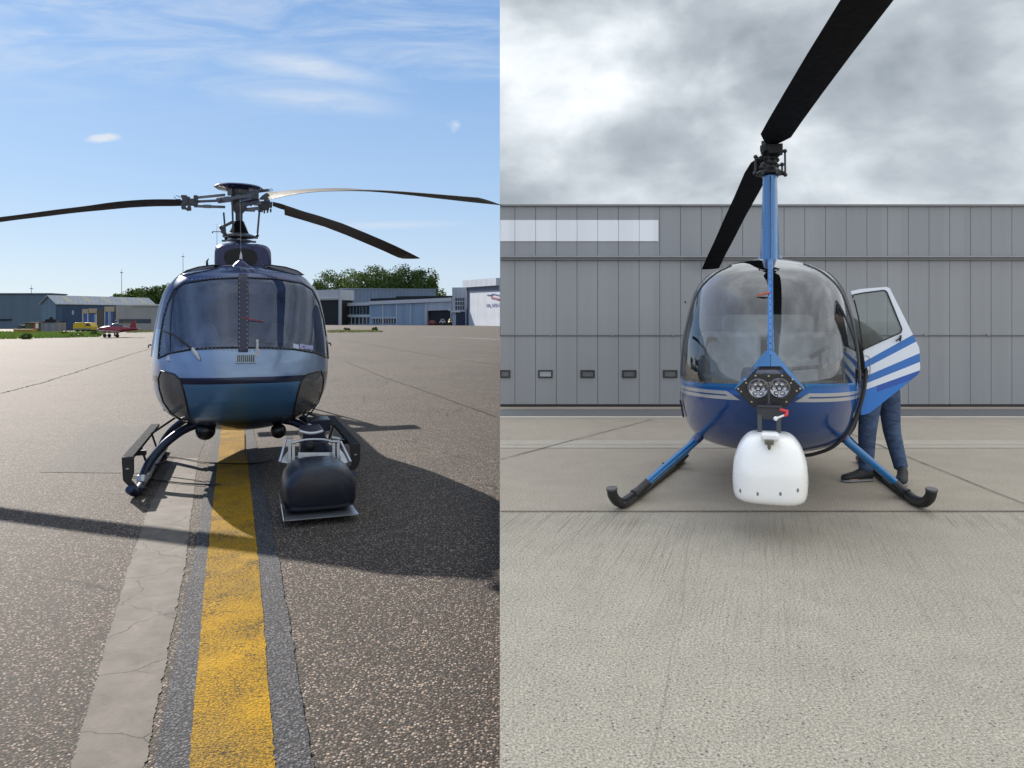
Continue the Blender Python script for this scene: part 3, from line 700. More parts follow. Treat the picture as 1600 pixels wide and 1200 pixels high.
for xa, xb in ((129.6,130.6),(137.4,138.6),(150.6,151.8),(164,164.8),(170.2,170.8)): part(r, 'post', white_far, lambda m: B.pb(m, xa, xb, 490 if xa < 160 else 487, None, .16, .024), smooth=False)
B = Wall(180.6, 111, 262, 111); r = empty('grey_office', B.P(2, 0), 0, label='low pale grey flat roofed office with one long dark window band', cat='building')
part(r, 'wall', corr('pale_grey_panel', (.33,.33,.34), k=.6, amp=.06), lambda m: B.pb(m, 181, 262, 477.5, None, 0, -6), smooth=False)
part(r, 'window', dglass, lambda m: B.pb(m, 186, 236, 498.5, 505, .03, .003), smooth=False)
part(r, 'roof_trim', white_far, lambda m: B.pb(m, 206, 262, 475.5, 477.5, .25, -6.1), smooth=False)
# --- small grey pump shed, crate, containers at left
B = Wall(58, 104, 88, 104); r = empty('grey_shed', B.P(1, 0), 0, label='squat grey shed with a black flat top before the gable end', cat='shed')
part(r, 'wall', corr('shed_cladding', (.24,.25,.29), k=1), lambda m: B.pb(m, 59, 87, 504, None, 0, -2.4), smooth=False)
part(r, 'roof', dkg, lambda m: B.pb(m, 62, 86, 502, 504, .1, -2.5), smooth=False)
for x, w_, y in ((68,1,499),(72,1.2,498.5),(75,2.6,495.5),(81,1.2,499)): part(r, 'chimney', dkg, lambda m: B.pb(m, x, x+w_, y, 502, -.3, -.8), smooth=False)
B = Wall(20, 92, 50, 92); r = empty('yellow_skip', B.P(1, 0), 0, label='long rusty yellow crate standing on the grass edge', cat='crate')
part(r, 'body', corr('rusty_yellow', (.34,.22,.04), k=2), lambda m: B.pb(m, 21, 48, 515, 521, 0, -1.2), smooth=False)
part(r, 'rim', paint('rusty_rim', (.26,.15,.04), .7), lambda m: B.pb(m, 20.7, 48.3, 514.4, 515.2, .06, -1.26), smooth=False)
B = Wall(26, 99, 60, 99); r = empty('dark_container', B.P(1, 0), 0, label='dark blue-black container behind the yellow crate', cat='container')
part(r, 'body', corr('navy_container', (.025,.03,.05), k=2), lambda m: B.pb(m, 28, 37.5, 508, None, 0, -2), smooth=False)
part(r, 'door', paint('navy_panel', (.04,.045,.07), .5), lambda m: B.pb(m, 29, 32.5, 509, 516, .03, .003), smooth=False)
r = empty('fuel_store', B.P(2, 0), 0, label='low dark brown store with one red and white end post', cat='shed')
part(r, 'body', corr('brown_store', (.10,.085,.05), k=1.5), lambda m: B.pb(m, 38.5, 52, 505, None, 0, -1.6), smooth=False)
part(r, 'roof', paint('maroon_trim', (.12,.05,.05), .6), lambda m: B.pb(m, 38, 57, 503.6, 505, .2, -1.8), smooth=False)
part(r, 'post', paint('red_post', (.35,.04,.04), .6), lambda m: B.pb(m, 53, 55.5, 504.8, None, .1, -.3), smooth=False)
part(r, 'panel', white_far, lambda m: B.pb(m, 56, 58.6, 505, 513, .1, -.2), smooth=False)
# --- yellow truck
Yt = 104; a = W3(114, 515.5, Yt); sc = Yt/FP
r = empty('yellow_truck', (a.x, Yt, 0), 0, label='small yellow fire truck parked in front of the brown workshop', cat='truck')
yp = paint('yellow_paint', (.62,.42,.03), .35); L = 30*sc; H = 1.35
m = MB(); m.prism([(0,0,.3),(0,0,1.15),(.25,0,H),(.62*L,0,H),(.62*L,0,.3)], (0,1.5,0)); mk('body', m, yp, r, bevel=.03)
m = MB(); m.prism([(.63*L,0,.3),(.63*L,0,H-.02),(.86*L,0,H-.04),(.97*L,0,.85),(L,0,.75),(L,0,.3)], (0,1.5,0)); cab = mk('cab', m, yp, r, bevel=.03)
m = MB(); m.prism([(.67*L,-.01,.85),(.67*L,-.01,H-.12),(.84*L,-.01,H-.14),(.92*L,-.01,.85)], (0,.008,0)); mk('window', m, dglass, cab, smooth=False)
m = MB(); m.box((.5*L,-.012,.42), (.9*L,.02,.16)); mk('stripe', m, paint('truck_teal', (.10,.2,.22), .5), r, smooth=False)
for x in (.22*L, .80*L):
    for y in (.1, 1.4): m = MB(); m.lathe([(.12,-.09),(.27,-.09),(.3,-.05),(.3,.05),(.27,.09),(.12,.09)], n=16, M=Matrix.Translation((x,y,.3)) @ Matrix.Rotation(R(90), 4, 'X')); mk('wheel', m, paint('tyre', (.02,.02,.02), .8), r)
# --- small red plane
Yp = 1955/27.3; S = Yp/FP; a = W3(153, 527, Yp)
r = empty('light_aircraft', (a.x+31*S, Yp, 0), 0, label='small red low wing propeller plane parked facing left on the apron', cat='aeroplane')
redp = paint('red_aircraft_paint', (.24,.02,.035), .28, coat=.5); whp = paint('white_aircraft_paint', (.75,.75,.76), .35)
def X(px): return (px-184)*S
def Z(py): return CH+(HY-py)*S
rings = []
for px, yt, yb, hw in ((154.5,513.5,516,.10),(157,511.5,518.5,.24),(164,509.8,520,.3),(172,509,520.4,.34),(182,508.6,520.2,.34),(192,509.8,519,.28),(204,511.5,517.3,.16),(216,513,516,.06)):
    zc = (Z(yt)+Z(yb))/2; hz = (Z(yt)-Z(yb))/2; rings.append([(X(px), hw*math.copysign(abs(math.cos(q))**.8, math.cos(q)), zc+hz*math.copysign(abs(math.sin(q))**.8, math.sin(q))) for q in [2*math.pi*k/16 for k in range(16)]])
fu = MB(); fu.loft(rings); mk('fuselage', fu, redp, r)
cn = MB(); cn.ell((X(182),0,Z(509.5)), 11*S, .27, 4.4*S, 16); cpy = mk('canopy', cn, dglass, r)
m = MB(); m.tube([(X(172),0,Z(509.2)),(X(177),0,Z(506.0)),(X(182),0,Z(504.9)),(X(188),0,Z(506.3)),(X(193),0,Z(509.3))], .025, 6); mk('frame', m, whp, cpy)
for sg in (-1, 1):
    m = MB(); m.add([(X(171),sg*.25,Z(518.8)),(X(190),sg*.25,Z(518.2)),(X(186 if sg < 0 else 186),sg*2.6,Z(515.2)),(X(176),sg*2.6,Z(515.4)),(X(171),sg*.25,Z(519.8)),(X(190),sg*.25,Z(518.6)),(X(186),sg*2.6,Z(515.6)),(X(176),sg*2.6,Z(515.9))], [(0,1,2,3),(4,7,6,5),(0,4,5,1),(1,5,6,2),(2,6,7,3),(3,7,4,0)]); mk('wing', m, whp if sg < 0 else redp, r, smooth=False)
    m = MB(); m.add([(X(205),sg*.1,Z(513.6)),(X(215),sg*.1,Z(513.6)),(X(214),sg*.95,Z(513.2)),(X(208),sg*.95,Z(513.2)),(X(205),sg*.1,Z(514)),(X(215),sg*.1,Z(514)),(X(214),sg*.95,Z(513.5)),(X(208),sg*.95,Z(513.5))], [(0,1,2,3),(4,7,6,5),(0,4,5,1),(1,5,6,2),(2,6,7,3),(3,7,4,0)]); mk('tailplane', m, redp, r, smooth=False)
m = MB(); m.prism([(X(202),-.03,Z(513)),(X(206),-.03,Z(502)),(X(212),-.03,Z(501.5)),(X(213.5),-.03,Z(514))], (0,.06,0)); mk('fin', m, redp, r, smooth=False)
m = MB(); m.ell((X(154),0,Z(514.8)), .12, .1, .1, 10); m.box((X(153.6),0,Z(514.8)), (.03,.09,1.25), rx=R(70)); mk('propeller', m, paint('prop_grey', (.35,.35,.36), .4), r)
for px, y in ((165,-.15),(168.5,.25),(188,-.55)):
    m = MB(); m.lathe([(.04,-.06),(.15,-.06),(.18,-.03),(.18,.03),(.15,.06),(.04,.06)], n=14, M=Matrix.Translation((X(px),y,.18)) @ Matrix.Rotation(R(90), 4, 'X')); m.bar((X(px),y,.2),(X(px)+.03,y*.6,Z(519)), .05,.05); mk('wheel', m, paint('tyre', (.02,.02,.02), .8), r)
# person standing beside the plane's cockpit (only a head and shoulders show above it)
def skin(name, J, E, mat, parent=None, sub=1, root=0, smoothing=0):
    me = bpy.data.meshes.new(name); me.from_pydata([tuple(j[:3]) for j in J], E, []); me.update()
    o = bpy.data.objects.new(name, me); CUR[0].objects.link(o)
    md = o.modifiers.new('skin', 'SKIN'); md.use_smooth_shade = True
    sv = me.skin_vertices[0].data
    for i, j in enumerate(J):
        rr = j[3] if isinstance(j[3], (tuple, list)) else (j[3], j[3]); sv[i].radius = rr; sv[i].use_root = (i == root)
    sb = o.modifiers.new('sub', 'SUBSURF'); sb.levels = sub; sb.render_levels = sub
    if mat: me.materials.append(mat)
    if parent: o.parent = parent
    return o
skinm = paint('skin', (.50,.30,.22), .5)
px0 = W3(181, 500, Yp+.9)
r = empty('person', (px0.x, Yp+.9, 0), 0, label='person in a pale shirt standing behind the red plane, head showing', cat='person')
k = .92
skin('body', [(0,0,.95*k,.14),(0,0,1.2*k,.15),(0,0,1.42*k,.14),(0,0,1.52*k,.06),(0,0,1.66*k,.10),(-.1,0,.9*k,.09),(-.11,0,.48*k,.065),(-.11,0,.05,.05),(.1,0,.9*k,.09),(.11,0,.48*k,.065),(.11,0,.05,.05),(-.21,0,1.38*k,.055),(-.25,0,1.1*k,.045),(-.2,-.1,.88*k,.04),(.21,0,1.38*k,.055),(.25,0,1.1*k,.045),(.2,-.1,.88*k,.04)],
     [(0,1),(1,2),(2,3),(3,4),(0,5),(5,6),(6,7),(0,8),(8,9),(9,10),(2,11),(11,12),(12,13),(2,14),(14,15),(15,16)], skinm, r, 1)
skin('shirt', [(0,0,1.0*k,.16),(0,0,1.2*k,.165),(0,0,1.40*k,.155),(-.22,0,1.37*k,.07),(-.25,0,1.15*k,.06),(.22,0,1.37*k,.07),(.25,0,1.15*k,.06)], [(0,1),(1,2),(2,3),(3,4),(2,5),(5,6)], paint('pale_shirt', (.62,.60,.60), .8), r, 1)
skin('trousers', [(0,0,.98*k,.15),(-.1,0,.9*k,.105),(-.11,0,.48*k,.08),(-.11,0,.1,.07),(.1,0,.9*k,.105),(.11,0,.48*k,.08),(.11,0,.1,.07)], [(0,1),(1,2),(2,3),(0,4),(4,5),(5,6)], paint('dark_trousers', (.04,.045,.06), .8), r, 1)
m = MB(); m.ell((0,.01,1.71*k), .105, .11, .085, 12); mk('hair', m, paint('dark_hair', (.03,.02,.015), .6), r)

# --- tall light masts
def mast(px, pyt, Y, label, bar=0.0):
    p = W3(px, HY, Y); h = CH+(HY-pyt)/FP*Y; s = Y/FP
    r = empty('light_mast', (p.x, Y, 0), 0, label=label, cat='light mast', group='tall apron light masts')
    m = MB(); m.tube([(0,0,0),(0,0,h*.92),(0,0,h)], [.55*s,.35*s,.2*s], 8); mk('pole', m, paint('mast_steel', (.20,.21,.23), .5, .6), r)
    m = MB(); zt = h-(12 if bar > 1 else 5)*s; m.box((0,0,zt), (max(bar,3.6)*s*(1 if bar<=1 else 1), .3, 1.1*s))
    if bar > 1: m.box((-bar*s/2,0,zt-1.4*s), (1.4*s,.3,2*s)); m.box((bar*s/2,0,zt-1.4*s), (1.4*s,.3,2*s))
    mk('lamp_head', m, paint('lamp_grey', (.15,.16,.18), .5), r, smooth=False)
mast(49, 446, 165, 'short light mast just above the far left hangar roof'); mast(190, 421, 180, 'light mast above the grey gabled roof, left of the wooded rise'); mast(286, 396, 190, 'light mast just left of the helicopter roof'); mast(339, 350, 200, 'tallest mast with a cross bar beside the helicopter engine cover', bar=14)

# --- right: row of hangars
B = Wall(470, 262, 533, 255); r = empty('open_hangar', B.P(5, 0), 0, label='white fronted hangar with a wide dark open door behind the helicopter', cat='hangar')
part(r, 'wall', corr('white_cladding', (.50,.53,.57), k=.8, amp=.1), lambda m: (B.pb(m, 470, 531, 453, 469, 0, -30), B.pb(m, 529.2, 532.5, 453, None, .1, -.6)), smooth=False)
part(r, 'doorway', dkg, lambda m: B.pb(m, 471, 529, 469.2, None, -.6, -30), smooth=False)
part(r, 'track', white_far, lambda m: B.pb(m, 470, 530, 464.5, 466.8, .35, .003), smooth=False)
B = Wall(531, 262, 681, 268); r = empty('blue_hangar', B.P(10, 0), 0, label='large flat roofed steel blue hangar below the clump of trees', cat='hangar')
part(r, 'wall', corr('steel_blue_cladding', (.15,.205,.29), k=.7, amp=.2), lambda m: B.box(m, B.s_of(532), B.s_of(681), 0, B.z_of(606,452), 0, -35), smooth=False)
part(r, 'roof_edge', paint('roof_edge_blue', (.23,.28,.35), .5), lambda m: B.box(m, B.s_of(531), B.s_of(682), B.z_of(606,452)+.002, B.z_of(606,450.8), .2, -35.2), smooth=False)
B = Wall(535, 262, 706, 236); r = empty('glazed_workshop', B.P(8, 0), 0, label='long low glazed building with a slanting white eave and one open bay', cat='building')
def sb(m, xa, xb, ya0, yb0, ya1, yb1, o0, o1): B.box(m, B.s_of(xa), B.s_of(xb), max(0,B.z_of(xa,yb0)) if yb0 else 0, B.z_of(xa,ya0), o0, o1, max(0,B.z_of(xb,yb1)) if yb1 else 0, B.z_of(xb,ya1))
part(r, 'wall', corr('pane_cladding', (.27,.37,.50), k=.5, amp=.12), lambda m: (sb(m, 536,666,475,None,470,None, 0,-12)), smooth=False)
part(r, 'fascia', paint('eave_white', (.55,.58,.62), .5), lambda m: (sb(m, 535,578,474,478.5,472,477, .5,-12), sb(m, 578,706,471,476,465,471, .6,-12.2)), smooth=False)
part(r, 'roof_upstand', dkg, lambda m: (sb(m, 579,650,466.5,471,464,467.6, .1,-10), sb(m, 619,706,463,466.5,462,464.8, .2,-9)), smooth=False)
part(r, 'window', dglass, lambda m: sb(m, 543,577,478.5,491,477.5,491, .06,.003), smooth=False)
part(r, 'window', dglass, lambda m: sb(m, 543,577,496,506,496,506, .06,.003), smooth=False)
part(r, 'window', dglass, lambda m: sb(m, 582,619,497.5,505.5,497.5,505.5, .06,.003), smooth=False)
for x in (543,549,555,561,567,573): part(r, 'mullion', white_far, lambda m: sb(m, x,x+.7,496,None,496,None,.16,.07), smooth=False)
for x in range(583,618,4): part(r, 'mullion', white_far, lambda m: sb(m, x,x+.6,497,505.5,497,505.5,.16,.07), smooth=False)
for x in (540,598,619.5,641,664.5): part(r, 'post', white_far, lambda m: sb(m, x,x+.9,476,None,475,None,.2,.003), smooth=False)
part(r, 'sill', white_far, lambda m: sb(m, 543,578,492.5,495,492.5,495,.25,.003), smooth=False); part(r, 'sill', white_far, lambda m: sb(m, 581,597.9,496,497.5,496,497.5,.25,.003), smooth=False); part(r, 'sill', white_far, lambda m: sb(m, 599,619.4,496,497.5,496,497.5,.25,.003), smooth=False)
for x in range(547,577,5): part(r, 'mullion', paint('mullion_grey', (.3,.36,.42), .5), lambda m: sb(m, x,x+.5,479,491,479,491,.12,.065), smooth=False)
part(r, 'bay_wall', corr('bay_white', (.42,.48,.56), k=.6, amp=.08), lambda m: (sb(m, 667,706,471.2,485.5,470.2,484, .1,-.4), sb(m, 666,667.6,471,None,471,None,.3,-.4), sb(m, 704.6,706,471,None,470,None,.3,-.4)), smooth=False)
part(r, 'open_bay', dkg, lambda m: sb(m, 668,704.5,486,None,484.5,None, -.8,-12), smooth=False)
B2 = B
# a red car and a white van inside the open bay, and a yellow one by the door post
def smallcar(px, pyb, wpx, hpx, mat, label, name='parked_car', cat='car', Y=233):
    a = W3(px, HY, Y); s = Y/FP; L = wpx*s; H = hpx*s
    r = empty(name, (a.x, Y, 0), .25, label=label, cat=cat)
    m = MB(); m.prism([(-L/2,0,.25*H),(-L/2,0,.6*H),(-.32*L,0,.66*H),(-.2*L,0,H),(.22*L,0,H),(.36*L,0,.64*H),(L/2,0,.55*H),(L/2,0,.25*H)], (0,1.5,0)); mk('body', m, mat, r, bevel=.05)
    m = MB(); m.prism([(-.28*L,-.02,.66*H),(-.18*L,-.02,.94*H),(.2*L,-.02,.94*H),(.3*L,-.02,.66*H)], (0,.015,0)); mk('window', m, dglass, r, smooth=False)
    for x in (-.3*L, .3*L):
        m = MB(); m.lathe([(.05,-.1),(.24*H,-.1),(.26*H,0),(.24*H,.1),(.05,.1)], n=12, M=Matrix.Translation((x,.05,.26*H)) @ Matrix.Rotation(R(90), 4, 'X')); mk('wheel', m, paint('tyre', (.02,.02,.02), .8), r)
smallcar(676, 508, 13, 8, paint('car_red', (.35,.03,.03), .4), 'dark red car standing in the open bay', Y=236)
smallcar(692, 508, 9, 10, paint('car_white', (.5,.5,.55), .4), 'pale van standing in the open bay beside the red car', 'parked_van', 'van', Y=234)
smallcar(703.5, 508, 4, 10, paint('cart_yellow', (.6,.5,.25), .5), 'small sand yellow cart at the right post of the open bay', 'service_cart', 'cart', Y=229)
B = Wall(706, 236, 733, 234); r = empty('stair_block', B.P(2, 0), 0, label='narrow pale blue block with a gridded window between two buildings', cat='building')
part(r, 'wall', corr('pale_blue_cladding', (.42,.47,.53), k=1, amp=.1), lambda m: B.box(m, B.s_of(706.5), B.s_of(733), 0, B.z_of(720,449), 0, -10), smooth=False)
part(r, 'window', dglass, lambda m: B.pb(m, 711.5, 725.5, 465.5, 484, .05, .003), smooth=False)
for x in (715,718.5,722): part(r, 'mullion', white_far, lambda m: B.pb(m, x, x+.5, 465.5, 484, .12, .055), smooth=False)
for y in (470.5,476.8): part(r, 'mullion', white_far, lambda m: B.pb(m, 711.5, 725.5, y, y+.8, .13, .056), smooth=False)
part(r, 'door', paint('navy_door', (.02,.035,.07), .4), lambda m: B.pb(m, 712.5, 727, 487, None, .06, .003), smooth=False)
part(r, 'canopy', white_far, lambda m: B.pb(m, 707, 721, 486, 488, 1.0, .004), smooth=False)
B = Wall(727, 232, 780.3, 205); r = empty('white_hangar', B.P(4, 0), 0, label='white hangar with a bird emblem and blue lettering on its door', cat='hangar')
part(r, 'wall', corr('white_hangar_cladding', (.44,.49,.55), k=.9, amp=.1), lambda m: (B.box(m, B.s_of(727.5), B.s_of(780.3), B.z_of(727.5,449.5), B.z_of(727.5,438.5), 1.0, -20, B.z_of(780.3,446), B.z_of(780.3,434.3)), B.box(m, B.s_of(730), B.s_of(780.3), B.z_of(730,455), B.z_of(730,449.5)-.02, 0, -19, B.z_of(780.3,453), B.z_of(780.3,446)-.02)), smooth=False)
part(r, 'roof_overhang', paint('deep_blue_grey', (.16,.20,.27), .6), lambda m: B.box(m, B.s_of(731.5), B.s_of(780.2), B.z_of(731.5,454.5), B.z_of(731.5,449.6), .12, .003, B.z_of(780.2,453), B.z_of(780.2,446.2)), smooth=False)
part(r, 'door', corr('white_door_sheet', (.55,.59,.64), False, .25, .05), lambda m: B.box(m, B.s_of(731), B.s_of(780.3), 0, B.z_of(731,455), -.15, -19, 0, B.z_of(780.3,453)-.02), smooth=False)
part(r, 'drainpipe', paint('dark_trim', (.03,.05,.09), .5), lambda m: B.pb(m, 730.2, 731.6, 449.5, None, .3, .004), smooth=False)
dl_ = paint('lettering_blue', (.05,.09,.25), .5); rl_ = paint('emblem_red', (.32,.10,.12), .5)
def wtube(pts, mat, nm, w=.22):
    def fn(m):
        for i in range(len(pts)-1):
            a = B.P(B.s_of(pts[i][0]), B.z_of(*pts[i]), .0); b = B.P(B.s_of(pts[i+1][0]), B.z_of(*pts[i+1]), .0); m.bar(a, b, .1, w, up=(0,0,1))
    return part(r, nm, mat, fn, smooth=False)
wtube([(760.5,461),(767,461),(770,459.2),(780,461.5)], dl_, 'emblem'); wtube([(767,465.2),(772,466),(780,468.5)], rl_, 'emblem', .35); wtube([(768.5,461.5),(767.5,464),(780,466.8)], rl_, 'emblem', .18)
def text(body, size, M, mat, parent, name='lettering', ext=.01):
    cu = bpy.data.curves.new(name, 'FONT'); cu.body = body; cu.size = size; cu.extrude = ext; cu.align_x = 'LEFT'
    o = bpy.data.objects.new('t', cu); SC.collection.objects.link(o); dg = bpy.context.evaluated_depsgraph_get(); me = bpy.data.meshes.new_from_object(o.evaluated_get(dg))
    bpy.data.objects.remove(o); me.materials.clear(); me.materials.append(mat); q = bpy.data.objects.new(name, me); CUR[0].objects.link(q); q.matrix_world = M
    if parent: q.parent = parent; q.matrix_local = Matrix.Translation(-Vector(parent.location)) @ M
    return q
pt = B.P(B.s_of(760.6), B.z_of(760.6,480), .02); dd = B.d; TM = Matrix(((dd.x,0,-dd.y*-1*-1,pt.x),(dd.y,0,B.n.y,pt.y),(0,1,0,pt.z),(0,0,0,1)))
TM = Matrix((( dd.x, 0, B.n.x, pt.x), (dd.y, 0, B.n.y, pt.y), (0, 1, 0, pt.z), (0,0,0,1)))
tx = text('FLYIN', 1.35, TM, dl_, r, ext=.03)
bb = [v.co.x for v in tx.data.vertices]; wpx = (B.s_of(780.2)-B.s_of(760.6)); k = wpx/(max(bb)-min(bb))
for v in tx.data.vertices: v.co.x = (v.co.x-min(bb))*k

# ================================================================== blue turbine helicopter (clear side)
CUR[0] = COLS['sunny_airfield']
H = Frame(380, 8.4, 0); k = H.loc
def zc_(py, v): return H.loc(380, py, v).z
wt = []
for py, hw in ((674,.5),(671,36),(667,60),(660,84),(650,103),(640,117),(628,126),(612,133.5),(595,137.5),(570,139.5),(545,138.5),(520,135.5),(495,131.5),(470,126),(452,119),(438,109),(428,97)):
    wt.append((CH+(HY-py)*8.4/FP, hw*.00686))
wt += [(2.265, .52), (2.31, .38), (2.36, .2), (2.385, .05)]
vt = [(zc_(674,.3), .3), (zc_(670,-.25), -.25), (zc_(662,-.62), -.62), (zc_(650,-.86), -.86), (zc_(625,-1.04), -1.04), (zc_(594,-1.11), -1.11), (zc_(570,-1.07), -1.07), (zc_(545,-.96), -.96),
      (zc_(500,-.66), -.66), (zc_(460,-.37), -.37), (zc_(433,-.16), -.16), (zc_(421,.05), .05), (zc_(414,.4), .4), (2.40, .9)]
vt = sorted(vt)
P = Pod(H, wt, vt, .25, 2.5, 2.1)
def mirror(poly, c=380): return [(2*c-x, y) for x, y in poly[::-1]]
gl_l = [(373.5,434),(373.5,543),(340,543.5),(301,545.5),(266,551.5),(247.5,560),(250,530),(255,500),(262,474),(272,453),(288,442.5),(330,436)]
gl_r = mirror(gl_l)
chin_l = [(251.5,579.5),(272,584.5),(281.5,594),(287,611),(291.5,630),(297.5,662),(287,659),(267,645),(255,628),(249,608),(247.3,592)]
chin_r = mirror(chin_l, 376.5)
def cls(c, p, isf):
    if not isf or c.y > P.vcz(c.z)-.01: return 'body'
    if inpoly(p, gl_l): return 'gl'
    if inpoly(p, gl_r): return 'gr'
    if inpoly(p, chin_l): return 'cl'
    if inpoly(p, chin_r): return 'cr'
    return 'body'
m_, t, b, oc = newmat('turbine_body_paint'); x, y, z = t.sep(oc)
silver = (.25,.34,.49); navy = (.010,.018,.06); mid = (.10,.26,.50); upper = (.022,.045,.14)
zz = t.m('ADD', z, t.m('MULTIPLY', t.m('MULTIPLY', x, x), .02))
ZB0, ZB1 = 1.062, 1.128
col = t.mix(t.m('GREATER_THAN', zz, ZB0), mid, navy); col = t.mix(t.m('GREATER_THAN', zz, ZB1), col, silver)
col = t.mix(t.m('GREATER_THAN', z, 1.60), col, upper); col = t.mix(t.ss(z, .70, .60), col, (.02,.035,.08)); col = t.mix(t.m('GREATER_THAN', y, .45), col, upper)  # belly darkens downward: reflected shade put into the paint colour
fl = t.noise(oc, 300, 1); col = t.mix(1.0, col, t.mix(fl, (.92,)*3, (1.08,)*3), 'MULTIPLY')
t.put(b.inputs['Base Color'], col); b.inputs['Metallic'].default_value = .55; t.put(b.inputs['Roughness'], t.lin(t.noise(oc, 5, 4), .3, .7, .26, .40)); b.inputs['Coat Weight'].default_value = .6; b.inputs['Coat Roughness'].default_value = .05
MC['tb'] = m_
navyp = paint('navy_metallic', (.012,.024,.10), .3, .1, .25, spec=.35); navyd = paint('navy_dark', (.010,.014,.035), .35, .2); rubber = paint('black_rubber', (.012,.012,.014), .45); steel = paint('brushed_steel', (.15,.16,.185), .4, .6); steeld = paint('dark_steel', (.07,.075,.09), .42, .6)
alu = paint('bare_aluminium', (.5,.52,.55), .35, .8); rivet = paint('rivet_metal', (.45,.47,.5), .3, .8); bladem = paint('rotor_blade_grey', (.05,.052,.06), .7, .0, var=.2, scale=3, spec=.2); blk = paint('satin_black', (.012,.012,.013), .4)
gH = glass('windshield_glass', (.58,.62,.74), 1.75, .22, (.13,.20,.40), .03); gC = glass('chin_glass', (.40,.41,.42), 1.6, .45, (.26,.26,.26), .05)  # diffuse haze: dust and reflected sky in windshield, reflected ground in chin
hel = empty('blue_turbine_helicopter', H.O, H.rz, label='dark blue three bladed helicopter on sunny asphalt with a black camera pod', cat='helicopter')
res = P.build(190, 200, [(1.6,.98,1.5,1.0),(2.5,.80,1.55,.86),(3.4,.40,1.72,.45),(4.2,.20,1.85,.20)], cls)
fus = mk('fuselage', res['body'], MC['tb'], hel, ang=60)
for kk in ('gl', 'gr'): mk('windshield', res[kk], gH, hel, ang=70)
for kk in ('cl', 'cr'): mk('chin_window', res[kk], gC, hel, ang=70)
# frames and rivets
def edge(poly, r=.011, mat=rubber, name='window_frame', closed=True, off=.004): return mk(name, pod_tube(P, poly, r, closed, off), mat, hel)
edge(gl_l); edge(gl_r); edge(chin_l, .009); edge(chin_r, .009)
edge([(266,551),(265.5,520),(267.5,490),(271,463),(281,446)], .006, navyd, 'window_seam', False)
edge([(494,551),(494.5,520),(492.5,490),(489,463)], .004, navyd, 'window_seam', False)
# centre post
mk('windshield_post', pod_patch(P, [(373,428),(387,428),(388,548),(372,548)], .014, .006), paint('post_navy', (.016,.016,.045), .35), hel, bevel=.003)
rv = MB()
def riv(px, py, r=.0075, off=.02): c = P.hit(px, py, off); rv.ell(c, r, r, r, 6)
for y in range(436, 546, 7): riv(373.8, y); riv(386.2, y+2)
for i in range(17):
    x = 268+i*6.3; yy = 546-1.5*math.sin((x-268)/100*3.1)+5*max(0, (300-x)/34)**1.3; riv(x, yy, .006, .014); riv(760-x, yy, .006, .014)
for i in range(15):
    x = 288+i*6.2; yy = 441-7*((x-288)/90)**.6; riv(x, yy-2, .006, .01); riv(760-x, yy-2, .006, .01)
for y in range(470, 556, 9): xx = 262-(y-470)*.155; riv(xx, y, .006, .012); riv(760-xx, y, .006, .012)
mk('rivets', rv, rivet, hel)
# roof rim windows (green house eyebrow) and roof items
for poly in ([(281,430),(292,423),(310,417.5),(332,414.5),(345,414.8),(340,420),(318,424),(296,429)],):
    for q in (poly, mirror(poly, 378)):
        mk('roof_window', pod_patch(P, q, .004, .004), paint('roof_pane', (.03,.05,.10), .12, .0, .8), hel)
        edge(q, .009, rubber, 'window_frame')
# bowl shaped nose of the antenna on the roof
c = k(376.5, 414, .35); s = .0078
m = MB(); m.lathe([(.105,-.03),(.09,.0),(.05,.035),(.022,.055),(.018,.07)], (c.x, c.y, c.z+.0), 20); ant = mk('antenna_base', m, navyp, hel)
m = MB(); m.lathe([(.018,.0),(.013,.05),(.004,.09)], (c.x, c.y, c.z+.065), 12); mk('antenna_tip', m, paint('antenna_white', (.7,.7,.7), .4), ant)
m = MB(); m.tube([(c.x,c.y,c.z+.13),(c.x-.01,c.y,c.z+.78)], .0028, 5); mk('whip', m, paint('whip_grey', (.35,.35,.37), .4), ant)
c = k(324, 411, .45); m = MB(); m.tube([c+Vector((0,0,-.05)), c+Vector((-.005,0,.02)), c+Vector((.015,0,.055))], [.018,.012,.004], 6); mk('blade_antenna', m, blk, hel)
m = MB()
for i, x in enumerate((361,364.5,375,383,391,395)): c = P.hit(x, 422.5, .008); m.box(c, (.012,.01,.022))
mk('roof_vents', m, blk, hel)
# vent grille on the nose
g = mk('vent_grille', pod_patch(P, [(368,553),(399.5,553),(399.5,567.5),(368,567.5)], .006, .003), paint('grille_silver', (.30,.36,.42), .35, .5), hel, bevel=.002)
m = MB()
for i in range(9): a = P.hit(371.5+i*3.1, 555, .012); b2 = P.hit(371.5+i*3.1, 565, .012); m.bar(a, b2, .010, .004)
mk('slots', m, blk, g)
# wiper
wa = [P.hit(253, 517, .03), P.hit(268, 521, .05), P.hit(285, 533, .05), P.hit(301, 546, .045)]
m = MB(); m.tube(wa, [.007,.009,.012,.014], 6); wp = mk('wiper', m, blk, hel)
m = MB(); m.tube([P.hit(300,545,.05), P.hit(306,553,.04), P.hit(312,562,.02)], [.018,.022,.008], 8); mk('wiper_cover', m, paint('wiper_silver', (.55,.56,.58), .4, .4), wp)
m = MB(); m.ell(P.hit(300,546,.05), .022, .02, .016, 10); mk('wiper_hub', m, blk, wp)
# white probe
a = P.hit(402, 551, .01); m = MB(); m.tube([a, a+Vector((0,-.02,.06)), a+Vector((0,-.02,.11))], [.018,.012,.012], 8); m.ell(a+Vector((0,-.02,.12)), .014, .014, .016, 8); m.box(a+Vector((-.012,0,-.012)), (.05,.02,.03))
mk('temperature_probe', m, paint('probe_white', (.7,.7,.72), .35), hel)
